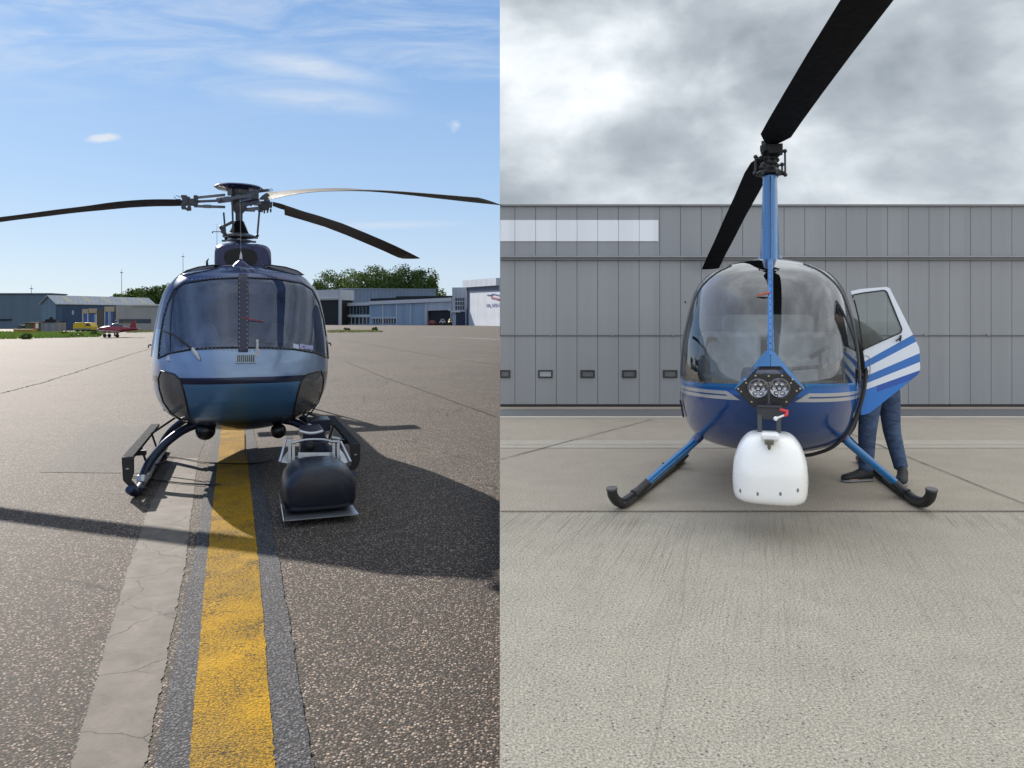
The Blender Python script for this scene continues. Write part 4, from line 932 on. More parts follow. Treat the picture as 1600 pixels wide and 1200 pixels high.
# stickers at the lower right corner of the windshield
for q, cc in (([(458,536.5),(467,537),(467,545.5),(458,544)], (.5,.55,.7)), ([(468.5,537.3),(489.5,538.6),(489.5,547),(468.5,545.6)], (.34,.38,.62))):
    mk('sticker', pod_patch(P, q, .002, .002), paint('sticker_%d' % int(cc[0]*100), cc, .5), hel, smooth=False)
mk('sticker', pod_patch(P, [(473,540),(476.5,540.2),(476.5,543),(473,542.8)], .002, .006), paint('sticker_red', (.4,.03,.05), .5), hel, smooth=False)
m = MB(); m.tube([P.hit(376,496,.02), P.hit(392,499,.02), P.hit(412,502,.012)], [.004,.006,.004], 6); mk('slip_string', m, paint('red_string', (.38,.04,.06), .6), hel)
# door edges, handles and hinges along the sides
for sx in (-1, 1):
    m = MB(); q = []
    for i in range(26):
        z = .72+1.36*i/25; W = P.W(z); q.append((sx*(W+.004), .33+.12*abs(z-1.2), z))
    m.tube(q, .014, 6); mk('door_seal', m, rubber, hel)
    m = MB(); q = []
    for i in range(22):
        z = 1.30+.80*i/21; u = sx*P.W(z)*.988; q.append((u, P.front(u, z)-.006, z))
    m.tube(q, .013, 6); mk('door_frame', m, paint('door_frame_highlight', (.5,.54,.6), .3, .4), hel)  # pale colour puts the bright edge highlight into the door frame
    m = MB(); z = 1.42; m.tube([(sx*P.W(z), .2, z),(sx*(P.W(z)+.045), .18, z),(sx*(P.W(z)+.05), .18, z-.03)], .009, 6); mk('door_hinge', m, blk, hel)
    m = MB(); z = .90; m.ell((sx*(P.W(z)+.005), .6, z), .02, .07, .03, 10); mk('door_handle', m, alu, hel)
    m = MB(); z = .7; m.ell((sx*(P.W(z)+.01), .25, z), .022, .06, .035, 10); mk('step_cover', m, blk, hel)
# belly lights
for px, r_ in ((321, .103), (435, .085)):
    c = k(px, 676, -.35); m = MB(); m.ell((c.x, c.y, c.z+.02), r_, r_, r_*.98, 18); mk('landing_light', m, paint('light_lens_dark', (.012,.012,.016), .25), hel)
m = MB(); m.tube([(.02,-.4,.45),(.02,-.4,.22)], .006, 6); mk('belly_antenna', m, blk, hel)
# cabin inside
seatm = paint('seat_grey', (.32,.33,.35), .8); seatp = paint('seat_headrest_pale', (.7,.72,.75), .8)
def seat(parent, u, v, w0, zs, zt, mat, hmat):
    r_ = MB(); r_.box((u, v, (zs+zt)/2), (w0, .14, zt-zs), rx=R(-8)); s_ = mk('seat', r_, mat, parent, bevel=.05)
    b_ = MB(); b_.box((u, v-.24, zs), (w0, .48, .14)); mk('cushion', b_, mat, s_, bevel=.04)
    if hmat:
        h_ = MB(); h_.prism([(u-.17,v+.02,zt-.04),(u+.17,v+.02,zt-.04),(u+.07,v+.06,zt+.24),(u-.07,v+.06,zt+.24)], (0,.09,0)); mk('headrest', h_, hmat, s_, bevel=.03)
for u in (-.40, .40): seat(hel, u, .55, .50, .78, 1.42, seatm, seatp)
m = MB(); m.box((0, 1.05, 1.2), (1.5,.06,1.5)); mk('bulkhead', m, paint('cabin_grey', (.05,.052,.06), .9), hel)
m = MB(); m.box((0, .40, .66), (1.2,1.0,.05)); mk('cabin_floor', m, paint('cabin_floor', (.06,.06,.065), .9), hel)
m = MB(); m.prism([(-.28,-.62,1.28),(.30,-.62,1.28),(.24,-.55,.7),(-.22,-.55,.7)], (0,.28,0)); ip = mk('instrument_panel', m, paint('panel_black', (.018,.018,.02), .6), hel, bevel=.03)
for u in (-.25, .55):
    m = MB(); m.tube([(u,-.25,.65),(u,-.22,.95),(u+.02,-.2,1.15)], .016, 8); mk('cyclic_stick', m, blk, hel)
m = MB(); m.prism([(-.75,-.72,1.28),(-.30,-.84,1.28),(-.30,-.72,1.40),(-.70,-.6,1.42)], (.0,.18,0)); mk('glareshield_cloth', m, paint('pale_cloth', (.5,.52,.62), .9), hel, bevel=.02)

# engine and gearbox cover
rings = []
for v, sw, st, zb in ((.80,.9,.93,2.2),(.86,1,1,2.2),(1.2,1.02,1.01,2.2),(1.9,1.05,1.0,2.1),(2.8,.8,.85,2.0),(3.4,.4,.55,1.9)):
    top = 2.2+(.46)*st; hw = .335*sw; q = []
    for i in range(28):
        a = 2*math.pi*i/28; ca, sa = math.cos(a), math.sin(a)
        q.append((hw*math.copysign(abs(ca)**.45, ca), v, zb+(top-zb)*(.5+.5*math.copysign(abs(sa)**.45, sa)) if True else 0))
    rings.append(q)
m = MB(); m.loft(rings); cow = mk('engine_cover', m, navyp, hel, ang=50)
ia = [k(x, y, .775) for x, y in rnd_poly([(350,388),(402,388),(402,416),(350,416)], 2)]
m = MB(); m.prism(ia, (0,.03,0)); mk('air_intake', m, dkg, cow, smooth=False)
for x_ in (337, 394.5): m = MB(); m.tube([k(x_,y,.785) for y in (386,400,414)], .004, 5); mk('panel_seam', m, rubber, cow)
# mast, bellows, swashplate, links
VH = 1.28; hs = 9.6/FP*.94
hub = k(373.5, 318, VH); base = k(373.5, 379, VH)
ux = hub.x
def hp(px, py, dv=0.0): return k(px, py, VH+dv)
def rz_(py): return hp(373, py).z
m = MB(); m.lathe([(.045, rz_(381)),(.045, rz_(322))], (ux, VH, 0), 20); mast_ = mk('rotor_mast', m, steeld, hel)
prof = [];
for i in range(11):
    f = i/10; r0 = .115-.06*f; z0 = rz_(364)+(rz_(346)-rz_(364))*f; prof += [(r0+.010, z0), (r0-.006, z0+.006)]
m = MB(); m.lathe(prof, (ux, VH, 0), 20); mk('rubber_boot', m, rubber, mast_)
m = MB(); m.lathe([(.10, rz_(373)),(.20, rz_(371.5)),(.205, rz_(368.5)),(.15, rz_(366)),(.09, rz_(363))], (ux, VH, 0), 24)
m.lathe([(.08, rz_(380)),(.16, rz_(378)),(.165, rz_(375.5)),(.08, rz_(374))], (ux, VH, 0), 24)
for a in (10, 130, 250): m.bar((ux, VH, rz_(369.5)), (ux+.235*math.cos(R(a)), VH+.235*math.sin(R(a)), rz_(369.5)), .05, .035)
for a in (20, 160, 270): m.bar((ux, VH, rz_(376.3)), (ux+.22*math.cos(R(a)), VH+.22*math.sin(R(a)), rz_(376.3)), .045, .025)
mk('swashplate', m, steel, mast_, bevel=.004)
m = MB(); m.tube([hp(402,368,-.15), hp(405.5,329,-.1)], .012, 8); m.ell(hp(402,368,-.15), .022,.022,.022,8); m.ell(hp(405.5,329,-.1), .022,.022,.022,8); mk('pitch_link', m, steeld, mast_)
m = MB(); m.tube([hp(353,374,0), hp(349.5,332,.0)], .011, 8); m.ell(hp(353,373,0), .02,.02,.02,8); mk('pitch_link', m, steeld, mast_)
m = MB(); m.tube([hp(364.5,362,-.2), hp(363,324,-.2)], .012, 8); mk('pitch_link', m, steeld, mast_)
m = MB(); m.bar(hp(363,347,-.12), hp(346,355.5,-.14), .05, .035); m.bar(hp(346,355.5,-.14), hp(353,369,-.12), .045, .04); m.ell(hp(346,355.5,-.14), .03,.03,.03,8); mk('scissor_link', m, steeld, mast_, bevel=.004)
# hub: star plates and domed cap
zc0 = rz_(296)
m = MB(); m.lathe([(.0, rz_(287)),(.05, rz_(287.3)),(.10, rz_(289)),(.28, rz_(291.5)),(.30, rz_(293.6)),(.27, rz_(296)),(.12, rz_(297.5)),(.0, rz_(297.5))], (ux-.005, VH, 0), 36, close=False); mk('hub_cap', m, navyp, mast_)
m = MB(); m.lathe([(.10, rz_(306)),(.115, rz_(303)),(.115, rz_(299)),(.12, rz_(297))], (ux, VH, 0), 20); m.box((ux-.11,VH-.08,rz_(301.5)), (.06,.06,.10)); m.box((ux+.1,VH-.05,rz_(301)), (.05,.06,.09)); m.lathe([(.05, rz_(333)),(.09, rz_(327)),(.10, rz_(318)),(.10, rz_(308)),(.1, rz_(305))], (ux, VH, 0), 20)
HB = mk('hub_body', m, steel, mast_, bevel=.004)
WR = H.M.to_3x3(); WRi = H.Mi.to_3x3()
def wloc(p): return H.Mi @ Vector(p)
hubw = H.M @ Vector((ux, VH, rz_(312)))
def rotor(name, pts, chords, ths, hd, parent=hel, mat=bladem):
    ss = smooth_pts(pts, 8); n = len(ss); st = []
    ci = pchip([(i/(len(chords)-1), c[0]) for i, c in enumerate(chords)]); cz = pchip([(i/(len(chords)-1), c[1]) for i, c in enumerate(chords)]); ti = pchip([(i/(len(ths)-1), v) for i, v in enumerate(ths)])
    for i, p in enumerate(ss):
        f = i/(n-1); st.append((p, Vector(hd)*ci(f)+Vector((0,0,1))*cz(f), ti(f)))
    m = MB(); blade(m, st); return mk(name, m, mat, parent, ang=14)
# left blade: runs left and slightly away. points from image columns along one vertical plane
hd = R(163); dirw = Vector((math.cos(hd), math.sin(hd), 0)); side = Vector((-dirw.y, dirw.x, 0))
def onplane(px, py, dr, o=hubw):   # point above the blade's heading line seen at (px,py)
    kx = (px-800)/FP; s = (kx*o.y-o.x)/(dr.x-kx*dr.y); Y = o.y+s*dr.y; return Vector((o.x+s*dr.x, Y, CH+(HY-py)/FP*Y))
pl = [onplane(x, y, dirw) for x, y in ((289,316.5),(265,316.8),(230,317.5),(190,320.3),(150,325),(100,330.5),(50,337),(0,343.2),(-60,352),(-140,366))]
sl = WRi @ side
rotor('rotor_blade', [wloc(p) for p in pl], [(.10,.025),(.12,.028),(.14,.022),(.16,.010),(.16,.002),(.16,-.002),(.16,-.004),(.16,-.004),(.16,-.004)], [.02,.018,.014,.012,.011,.011,.010,.010], sl)
# rear right blade (dark underside, tip free in the sky)
hd3 = R(70.5); d3 = Vector((math.cos(hd3), math.sin(hd3), 0))
tipw = W3(655, 402.5, 13.6); root3 = W3(430, 322, 9.75)
ctr = [(428,321),(443,325),(470,331),(505,341.5),(545,356),(590,375),(622,391),(652,403.5)]
def lerpY(x): return 9.75+(13.6-9.75)*(x-428)/(655-428)
p3 = [W3(x, y, lerpY(x)) for x, y in ctr]
d3 = (p3[-1]-p3[0]); d3.z = 0; d3.normalize(); side3 = Vector((d3.y, -d3.x, 0))   # towards the right
# chord sloped so that its underside shows: leading edge up-right, trailing edge low-left
st3 = []
for xt, yt_, xb, yb_ in ((426,315.5,426,322),(436,317.5,438,326.5),(443,319.5,444,328),(444.5,320,444.6,336),(473,329.7,479,346),(500,337.5,507,354.5),(535,349,541,367.5),(570,363.2,573,381),(600,376,600,392.5),(619.5,384.8,614,399),(640,394.8,622,402.5),(657,403.6,629,404.3)):
    Ya = lerpY((xt+xb)/2); st3.append((xt,yt_,xb,yb_,Ya))
st3 = [(*(wloc(W3(a,b_,Y-.10)), wloc(W3(c_,d_,Y+.10))),) for a,b_,c_,d_,Y in st3]
m = MB(); blade(m, [((a+b_)/2, (b_-a)/2, .012) for a,b_ in st3]); mk('rotor_blade', m, paint('rotor_blade_brown', (.060,.048,.045), .6, .05), hel, ang=14)
# front right blade: comes forward to the right
def lerp2(x): return 9.3+(5.9-9.3)*((x-412)/(779-412))
c2 = [(412,306),(430,305.5),(460,301),(500,297.3),(540,296.8),(600,300),(660,305.2),(715,310.5),(764,315)]
p2 = [W3(x, y, lerp2(x)) for x, y in c2]; d2 = p2[-1]-p2[0]; d2.z = 0; d2.normalize(); side2 = Vector((-d2.y, d2.x, 0))
rotor('rotor_blade', [wloc(p) for p in p2], [(.06,.055),(.08,.06),(.12,.055),(.15,.042),(.15,.028),(.15,.0),(.15,-.012),(.15,-.016),(.15,-.017)], [.02,.018,.014,.012,.011,.010,.010], WRi @ side2, mat=paint('rotor_blade_pale', (.075,.072,.064), .7, .0, spec=.2))
# blade sleeves and grips
def grip(pts, cuffs, name='blade_grip'):
    m = MB()
    for a, b2, w_, h_ in pts: m.bar(a, b2, w_, h_)
    for c, sx_, sy, sz in cuffs: m.box(c, (sx_, sy, sz))
    g_ = mk(name, m, steel, hel, bevel=.004); return g_
grip([(hp(352,304.5), hp(305,309), .05, .028), (hp(360,311,-.12), hp(340,313.5,-.1), .10, .06), (hp(341,313.5,-.1), hp(308,315), .035, .03), (hp(352,323.5), hp(303,322), .045, .03), (hp(330,322.6), hp(318,322.3), .05, .04)], [])
m = MB()
for x, y, sx_, sz in ((291,314,.09,.10),(301,316,.12,.08),(287,323,.05,.06),(296,325.5,.04,.05),(288,307.5,.07,.03),(306,312,.05,.10),(293,327,.03,.03)): m.box(hp(x,y), (sx_,.12,sz))
mk('blade_cuff', m, steeld, hel, bevel=.006)
m = MB(); m.tube([hp(285,309),hp(275,305.5),hp(272,308),hp(276,311.5),hp(283,311)], .004, 5); mk('bonding_wire', m, blk, hel)
grip([(hp(385,301.5,-.15), hp(420,297,-.3), .045, .03), (hp(340,313.5,-.12), hp(402,305.5,-.28), .10, .045), (hp(376,314,-.2), hp(398,309,-.3), .06, .05), (hp(384,320,-.2), hp(405,313,-.3), .03, .045)], [])
m = MB()
for x, y, sx_, sz in ((401,305.5,.05,.11),(396,308,.04,.06),(409,297.5,.04,.03)): m.box(hp(x,y,-.3), (sx_,.10,sz))
mk('blade_cuff', m, steeld, hel, bevel=.006)
m = MB(); m.tube([hp(416,297,-.3),hp(424,295,-.3),hp(427,297,-.3),hp(421,299,-.3)], .004, 5); mk('bonding_wire', m, blk, hel)
grip([(hp(378,318,.1), hp(412,317,.3), .06, .05), (hp(384,327.5,.1), hp(408,325,.3), .05, .045), (hp(378,327,.08), hp(398,328,.15), .03, .05)], [])
m = MB()
for x, y, sx_, sz in ((407,318,.16,.05),(412,322,.14,.10),(417,315.5,.08,.04),(421,320,.07,.07),(413,330,.02,.05),(418,330,.02,.04),(423,329,.02,.04),(409,328,.03,.05)): m.box(hp(x,y,.3), (sx_,.12,sz))
mk('blade_cuff', m, steeld, hel, bevel=.006)
rb = MB()
for (x, y) in ((345,312.5),(369,310.5),(397,304.5),(355,296.5),(386,318),(392,321)): rb.lathe([(.012,-.008),(.012,.008)], n=10, M=Matrix.Translation(hp(x,y,-.2)) @ Matrix.Rotation(R(90), 4, 'X'))
mk('hub_bolts', rb, blk, HB)
# tail
m = MB(); rr = []
for v, r_, zc in ((3.0,.36,1.85),(4.4,.21,1.95),(6.5,.16,2.0),(8.2,.12,2.05)):
    rr.append([(r_*math.cos(2*math.pi*i/18), v, zc+r_*math.sin(2*math.pi*i/18)) for i in range(18)])
m.loft(rr); mk('tail_boom', m, navyp, hel)
m = MB(); m.prism([(-.03,7.3,2.0),(-.03,7.9,2.9),(-.03,8.2,2.9),(-.03,8.1,2.0),(-.03,8.1,1.2),(-.03,7.9,1.2)], (.06,0,0)); mk('tail_fin', m, navyp, hel)
m = MB(); m.box((0,6.3,2.0), (2.4,.42,.05)); mk('stabiliser', m, navyp, hel, bevel=.01)
m = MB(); m.lathe([(.05,0),(.05,.12)], n=12, M=Matrix.Translation((.05,8.15,2.1)) @ Matrix.Rotation(R(90), 4, 'Y')); m.box((.16,8.15,2.1), (.02,.14,1.6), rx=R(35)); mk('tail_rotor', m, bladem, hel)
# landing gear
skm = paint('skid_navy', (.02,.03,.06), .35, .4)
for sx in (-1, 1):
    u0 = -.955 if sx < 0 else 1.02
    m = MB(); m.tube(smooth_pts([(u0+sx*.055,-1.16,.10),(u0+sx*.02,-1.07,.045),(u0,-.9,.05),(u0,.3,.05),(u0,1.35,.05),(u0,1.5,.055)], 4), .042, 10); sk = mk('skid', m, skm, hel)
    m = MB(); m.box((u0,-.55,.045), (.07,.5,.03)); m.box((u0,.6,.045), (.07,.6,.03)); mk('wear_plate', m, steeld, sk)
    m = MB(); m.tube([(u0,-.72,.06),(u0,-.70,.14)], .052, 10); m.tube([(u0-sx*.01,-.5,.06),(u0-sx*.02,-.45,.16)], .05, 10); m.box((u0-sx*.05,-.6,.12), (.02,.22,.07)); mk('skid_clamp', m, alu, sk, bevel=.004)
    for va, vb in ((-.62,-.30),(.95,.85)):
        m = MB(); m.tube(smooth_pts([(u0,va,.10),(sx*.90,va+.06,.24),(sx*.74,(va+vb)/2+.02,.43),(sx*.5,vb,.56),(sx*.1,vb+.02,.60)], 5), [.045]*21, 10) if False else m.tube(smooth_pts([(u0,va,.10),(sx*.90,va+.06,.24),(sx*.74,(va+vb)/2+.02,.43),(sx*.5,vb,.56),(sx*.1,vb+.02,.60)], 5), .045, 10); mk('cross_tube', m, skm, hel)
    # long step bar on brackets, with the upright at its front end
    us = -1.045 if sx < 0 else 1.12; f0 = -1.02
    m = MB(); m.bar((us, f0, .37), (us, 1.35, .37), .10, .035); m.bar((us+sx*.045, f0, .335), (us+sx*.045, 1.35, .335), .012, .05); st = mk('step_bar', m, paint('step_grey', (.03,.033,.04), .85, .0, spec=.06), hel, bevel=.006)
    m = MB(); m.prism([(us-.052,f0-.01,.385),(us+.052,f0-.01,.385),(us+.052,f0-.01,.22),(us+.03,f0-.01,.15),(u0+.03,f0-.04,.05),(u0-.03,f0-.04,.05),(us-.04,f0-.01,.16)], (0,.06,0)); up = mk('step_upright', m, blk, hel, bevel=.006)
    m = MB(); m.ell((us+.0,f0-.015,.27), .016,.008,.008, 8); mk('marker', m, paint('marker_pale', (.45,.47,.5), .4), up)
    for a_, b_ in (((us,-.1,.35),(u0,-.1,.06)), ((us,.9,.35),(u0,.9,.06)), ((us,.5,.35),(sx*.72,.42,.58))): m = MB(); m.tube([a_, b_], .013, 6); mk('step_bracket', m, blk, st)
    m = MB(); m.box((us-sx*.06,-.55,.34),(.10,.06,.05)); mk('step_bracket', m, blk, st)
    m = MB(); m.tube([(u0-.07,-.98,.06),(u0+.07,-.98,.06)], .012, 6); mk('ground_wheel_lug', m, blk, sk)
    m = MB(); m.tube([(u0,.2,.07),(u0+.16*(-sx),.22,.10)], .012, 6); mk('tie_lug', m, blk, sk)
# nose camera pod on its frame
CP = H.ground(497, 1000)   # dummy
vc_ = (6.25-8.4)/.939
pc = k(497, 754.5, vc_)
rings = []
for dv, sw, sh, zo in ((-.31,.70,.66,.0),(-.30,.84,.78,0),(-.27,.93,.90,0),(-.20,.985,.98,0),(0,1,1,0),(.15,1,1,0),(.27,.97,.97,0),(.33,.85,.85,0)):
    q = []; hw = .305*sw; hh = .195*sh
    for i in range(36):
        a = 2*math.pi*i/36; ca, sa = math.cos(a), math.sin(a); e = .62 if sa > 0 else .32
        uu = hw*math.copysign(abs(ca)**e, ca)*(1-.10*max(0, sa)**1.5); q.append((pc.x+uu, pc.y+dv, pc.z+hh*math.copysign(abs(sa)**(.9 if sa > 0 else .42), sa)))
    rings.append(q)
m = MB(); m.loft(rings); pod = mk('camera_pod', m, paint('pod_black', (.008,.012,.024), .34, .0, 0, bump=.0, spec=.6), hel, ang=60)
lip = pc.z-.20
m = MB(); m.prism([(pc.x-.30,pc.y-.37,lip-.015),(pc.x+.30,pc.y-.37,lip-.015),(pc.x+.27,pc.y+.2,lip),(pc.x-.27,pc.y+.2,lip)], (0,0,.008)); m.prism([(pc.x-.31,pc.y-.37,lip-.012),(pc.x-.325,pc.y-.25,lip+.10),(pc.x-.325,pc.y+.2,lip+.10),(pc.x-.31,pc.y+.2,lip-.01)], (.006,0,0)); mk('deflector_plate', m, alu, pod)
m = MB()
for x in (452.5, 458.5, 521.5, 528.5): m.bar(k(x, 688, vc_+.38), k(x, 724, vc_+.36), .028, .03)
m.tube(smooth_pts([k(455,693,vc_+.36), k(462,691,vc_+.36), k(480,687,vc_+.36), k(505,687,vc_+.36), k(518,690,vc_+.36), k(528,690,vc_+.36)], 4), .012, 8)
m.bar(k(447,684,vc_+.45), k(458,684,vc_+.45), .03,.02); m.bar(k(518,683,vc_+.45), k(532,686,vc_+.45), .03,.02); m.bar(k(455,718,vc_+.5), k(525,718,vc_+.5), .03,.06)
m.bar(k(447,686,vc_+.5), k(437,722,vc_+.3), .02,.02); m.bar(k(532,690,vc_+.5), k(548,722,vc_+.3), .02,.02)
fr_ = mk('pod_frame', m, alu, hel, bevel=.003); m = MB(); m.prism([k(466,707,vc_+.44), k(524,707,vc_+.44), k(524,725,vc_+.42), k(466,725,vc_+.42)], (0,.012,0)); mk('pod_back_plate', m, alu, fr_); m = MB(); m.prism([k(530,700,vc_+.46), k(547,722,vc_+.34), k(533,724,vc_+.34)], (0,.012,0)); mk('pod_side_plate', m, alu, fr_); m = MB(); m.prism([k(452,702,vc_+.46), k(450,724,vc_+.34), k(437,722,vc_+.34)], (0,.012,0)); mk('pod_side_plate', m, alu, fr_)
m = MB(); m.box(k(487,700,vc_+.55), (.22,.22,.14)); m.box(k(487,676,vc_+.75), (.20,.5,.09)); m.tube([k(470,676,-.7), k(480,690,vc_+.5)], .03, 8); m.tube([k(508,676,-.7), k(500,690,vc_+.5)], .03, 8); m.box(k(498,662,-.72), (.22,.3,.12)); mk('pod_mount', m, navyd, fr_, bevel=.01)
m = MB(); m.tube(smooth_pts([k(468,673.5,vc_+.42), k(480,676.5,vc_+.40), k(492,676.5,vc_+.40), k(504,673.5,vc_+.42)], 4), .012, 8); m.ell(k(471,722,vc_+.32), .04,.03,.02,10); m.ell(k(484,664,-.85), .03,.03,.02,10); mk('pod_clamp', m, paint('clamp_white', (.65,.66,.68), .35, .4), fr_)
m = MB(); m.ell(k(484,697,vc_+.42), .05,.04,.055,14); mk('camera_lens', m, blk, fr_)
# two thin black lines from the left skid across the ground, drawn as tubes
THIN_LINES = [((205,744),(252,751),(300,756),(345,757.5)), ((250,712),(285,716),(330,723),(390,724.5),(425,719))]
for i, c in enumerate(THIN_LINES):
    m = MB(); m.tube(smooth_pts([G(x, y, .016) for x, y in c], 6), .008, 6); tag(mk('ground_line', m, blk), 'thin black line lying across the yellow line, %s' % ('the one nearer the viewer' if i == 0 else 'the one farther from the viewer'), 'cable', 'thin lines beside the left skid')

# ================================================================== overcast side: hangar, piston helicopter, person
CUR[0] = COLS['overcast_airfield']
B = Wall(781, Yh, 1700, Yh, ZR); B.A.x = XS(Yh)+.004
B.L = 26.0; B.A = Vector((XS(Yh)+.004, Yh, ZR)); B.d = Vector((1,0,0)); B.n = Vector((0,-1,0))
hg = empty('grey_hangar', B.P(6, 0), 0, label='long grey metal clad hangar with wide panelled doors under a cloudy sky', cat='hangar')
def hpart(name, mat, fn, parent=None, **kw):
    o = part(hg, name, mat, fn, **kw)
    if parent: o.parent = parent
    return o
def panelmat(name, c):
    m, t, b, oc = newmat(name); x, y, z = t.sep(oc)
    n = t.noise(oc, .5, 4); st = t.noise(t.mapv(oc, (6,1,.25)), 1, 5, .65); pid = t.m('FLOOR', t.m('DIVIDE', t.m('ADD', x, 20.0), .3212)); wn = t.new('ShaderNodeTexWhiteNoise', noise_dimensions='1D'); t.put(wn.inputs['W'], pid)
    col = t.mix(n, tuple(q*.93 for q in c), tuple(q*1.07 for q in c)); col = t.mix(1.0, col, t.mix(wn.outputs[0], (.955,.955,.96), (1.045,1.045,1.04)), 'MULTIPLY')
    col = t.mix(1.0, col, t.mix(t.lin(st, .3, .75), (.95,)*3, (1.03,)*3), 'MULTIPLY'); col = t.mix(t.m('MULTIPLY', t.ss(st, .6, .8), .12), col, (.10,.10,.095))
    t.put(b.inputs['Base Color'], col); b.inputs['Roughness'].default_value = .42; b.inputs['Metallic'].default_value = .1; t.put(b.inputs['Normal'], t.bump(t.noise(oc, 1.2, 3), .12, .05)); MC[name] = m; return m
PM = panelmat('hangar_panel', (.245,.256,.268)); PMd = panelmat('hangar_panel_upper', (.225,.238,.252)); gap = paint('panel_gap', (.07,.073,.078), .7); trim = paint('hangar_trim', (.24,.245,.25), .45)
zt = lambda y: CH+(HY-y)/FP*Yh-ZR
pw = .3212; x0 = B.s_of(804.5)
seams = [x0+pw*i for i in range(-1, 80) if x0+pw*i < B.L]
seams = [0.0]+[s for s in seams if s > .03]+[B.L]
def panels(m, za, zb, o, g=.0032):
    for a, b in zip(seams[:-1], seams[1:]): B.box(m, a+g, b-g, za, zb, o, o-.04)
hpart('structure', gap, lambda m: B.box(m, 0, B.L, 0, zt(321), -.06, -14), smooth=False)
hpart('wall', PMd, lambda m: panels(m, zt(399.5), zt(322.5), 0), smooth=False)
hpart('roof_trim', trim, lambda m: (B.box(m, 0, B.L, zt(322), zt(319.6), .05, -14.1), B.box(m, 0, B.L, zt(323.2), zt(322.2), .02, -.03)), smooth=False)
hpart('door_track', trim, lambda m: (B.box(m, 0, B.L, zt(403), zt(400.2), .10, -.03), B.box(m, 0, B.L, zt(406.2), zt(404), .06, -.03)), smooth=False)
hpart('door_track_shadow_gap', gap, lambda m: B.box(m, 0, B.L, zt(400), zt(399.6), .04, -.05), smooth=False)
PX = [(781.5, 1085), (1085.5, 1333), (1333.5, 1480), (1480.5, 2000)]
for i, (xa, xb) in enumerate(PX):
    sa = 0 if i == 0 else min(seams, key=lambda q: abs(q-B.s_of(xa))); sb_ = B.L if i == 3 else min(seams, key=lambda q: abs(q-B.s_of(xb)))
    def f(m):
        for a, b in zip(seams[:-1], seams[1:]):
            if a >= sa-.01 and b <= sb_+.01: B.box(m, a+.0032, b-.0032, zt(523.6), zt(406.6), 0, -.04); B.box(m, a+.0032, b-.0032, zt(631.5), zt(524.8), 0, -.04)
    d = hpart('hangar_door', PM, f, smooth=False)
    q = part(hg, 'rail', paint('door_rail', (.10,.105,.11), .5), lambda m: B.box(m, sa+.005, sb_-.005, zt(525.2), zt(523.3), .014, .0015), smooth=False); q.parent = d
    q = part(hg, 'bottom_seal', rubber, lambda m: B.box(m, sa+.005, sb_-.005, .015, zt(631.8), .01, -.04), smooth=False); q.parent = d
    if i == 0:
        for (wa, wb) in ((781.6,797.5),(841,863.3),(907,929),(972,994),(1036,1058)):
            a = max(.002, B.s_of(wa)); b = B.s_of(wb)
            wf = part(hg, 'door_window', blk, lambda m: (B.box(m, a, b, zt(590.2), zt(588.2), .022, .0015), B.box(m, a, b, zt(580.2), zt(578.2), .022, .0015), B.box(m, a, a+.02, zt(588.2), zt(580.2), .022, .0015), B.box(m, b-.02, b, zt(588.2), zt(580.2), .022, .0015)), smooth=False); wf.parent = d
            q = part(hg, 'pane', paint('door_pane', (.10,.11,.115), .25) if wa != 841 else paint('door_pane_bright', (.30,.32,.33), .25), lambda m: B.box(m, a+.02, b-.02, zt(588.2), zt(580.2), .008, .0015), smooth=False); q.parent = wf
    if i == 0:
        hb = [(k2, 523) for k2 in (860, 957, 1052)]
    else: hb = [(k2, 523) for k2 in (1445, 1543)] if i == 3 else []
    if hb:
        q = part(hg, 'hinge', trim, lambda m: [B.box(m, B.s_of(x)-.02, B.s_of(x)+.02, zt(524.5), zt(521.8), .03, .015) for x, _ in hb], smooth=False); q.parent = d
hpart('blank_sign_panel', panelmat('sign_white', (.66,.69,.73)), lambda m: [B.box(m, max(a+.0025, .003), min(b-.0025, B.s_of(1028.5)), zt(377), zt(344), .012, .0015) for a, b in zip(seams[:-1], seams[1:]) if a < B.s_of(1028)-.02], smooth=False)

# ---------------------------------------------------- piston helicopter
H2 = Frame(1198.5, 5.6, ZR, 1.0); k = H2.loc; hh = CH-ZR
def zp(py, v): return H2.loc(1204.5, py, v).z
wt = [(hh+(HY-y)*5.6/FP, w*.00474) for y, w in ((709,.5),(706.5,74),(703,92),(697,109),(690,120),(680,129),(670,134.5),(655,138.5),(640,140.5),(621,143),(600,144.3),(580,144.6),(560,143.5),(536,141),(507,136),(479,129),(451,119),(436,109),(422,94.5),(412,76))]
wt += [(hh+(HY-405)*5.75/FP, .26), (hh+(HY-402)*5.9/FP, .12), (hh+(HY-401)*5.98/FP, .02)]
wt = sorted(wt)
vt = sorted([(zp(709,.1), .1), (zp(703,-.2), -.2), (zp(690,-.42), -.42), (zp(665,-.60), -.60), (zp(635,-.71), -.71), (zp(600,-.76), -.76), (zp(570,-.74), -.74), (zp(530,-.66), -.66), (zp(490,-.50), -.50), (zp(450,-.27), -.27), (zp(425,-.04), -.04), (zp(411,.20), .20), (zp(404,.42), .42), (zp(401,.62), .62)])
Q = Pod(H2, wt, vt, .42, 2.15, 2.0)
gtop = zp(598, -.1)
ledge = rnd_poly([(1074,598),(1074,560),(1073,500),(1078,468),(1092,440),(1112,420),(1140,408),(1175,404)], 0)
def cls2(c, p, isf):
    zb = c.z+.028*(c.x/.66)**2
    if zb < .922: return 'body'
    if isf and c.y < Q.vcz(c.z)-.02:
        if p[1] > 404: return 'gl' if c.x < 0 else 'gr'
    if c.y < .95 and c.z < 1.66 and c.z > .95 and abs(c.x) > .2: return 'dl' if c.x < 0 else 'dr'
    return 'body'
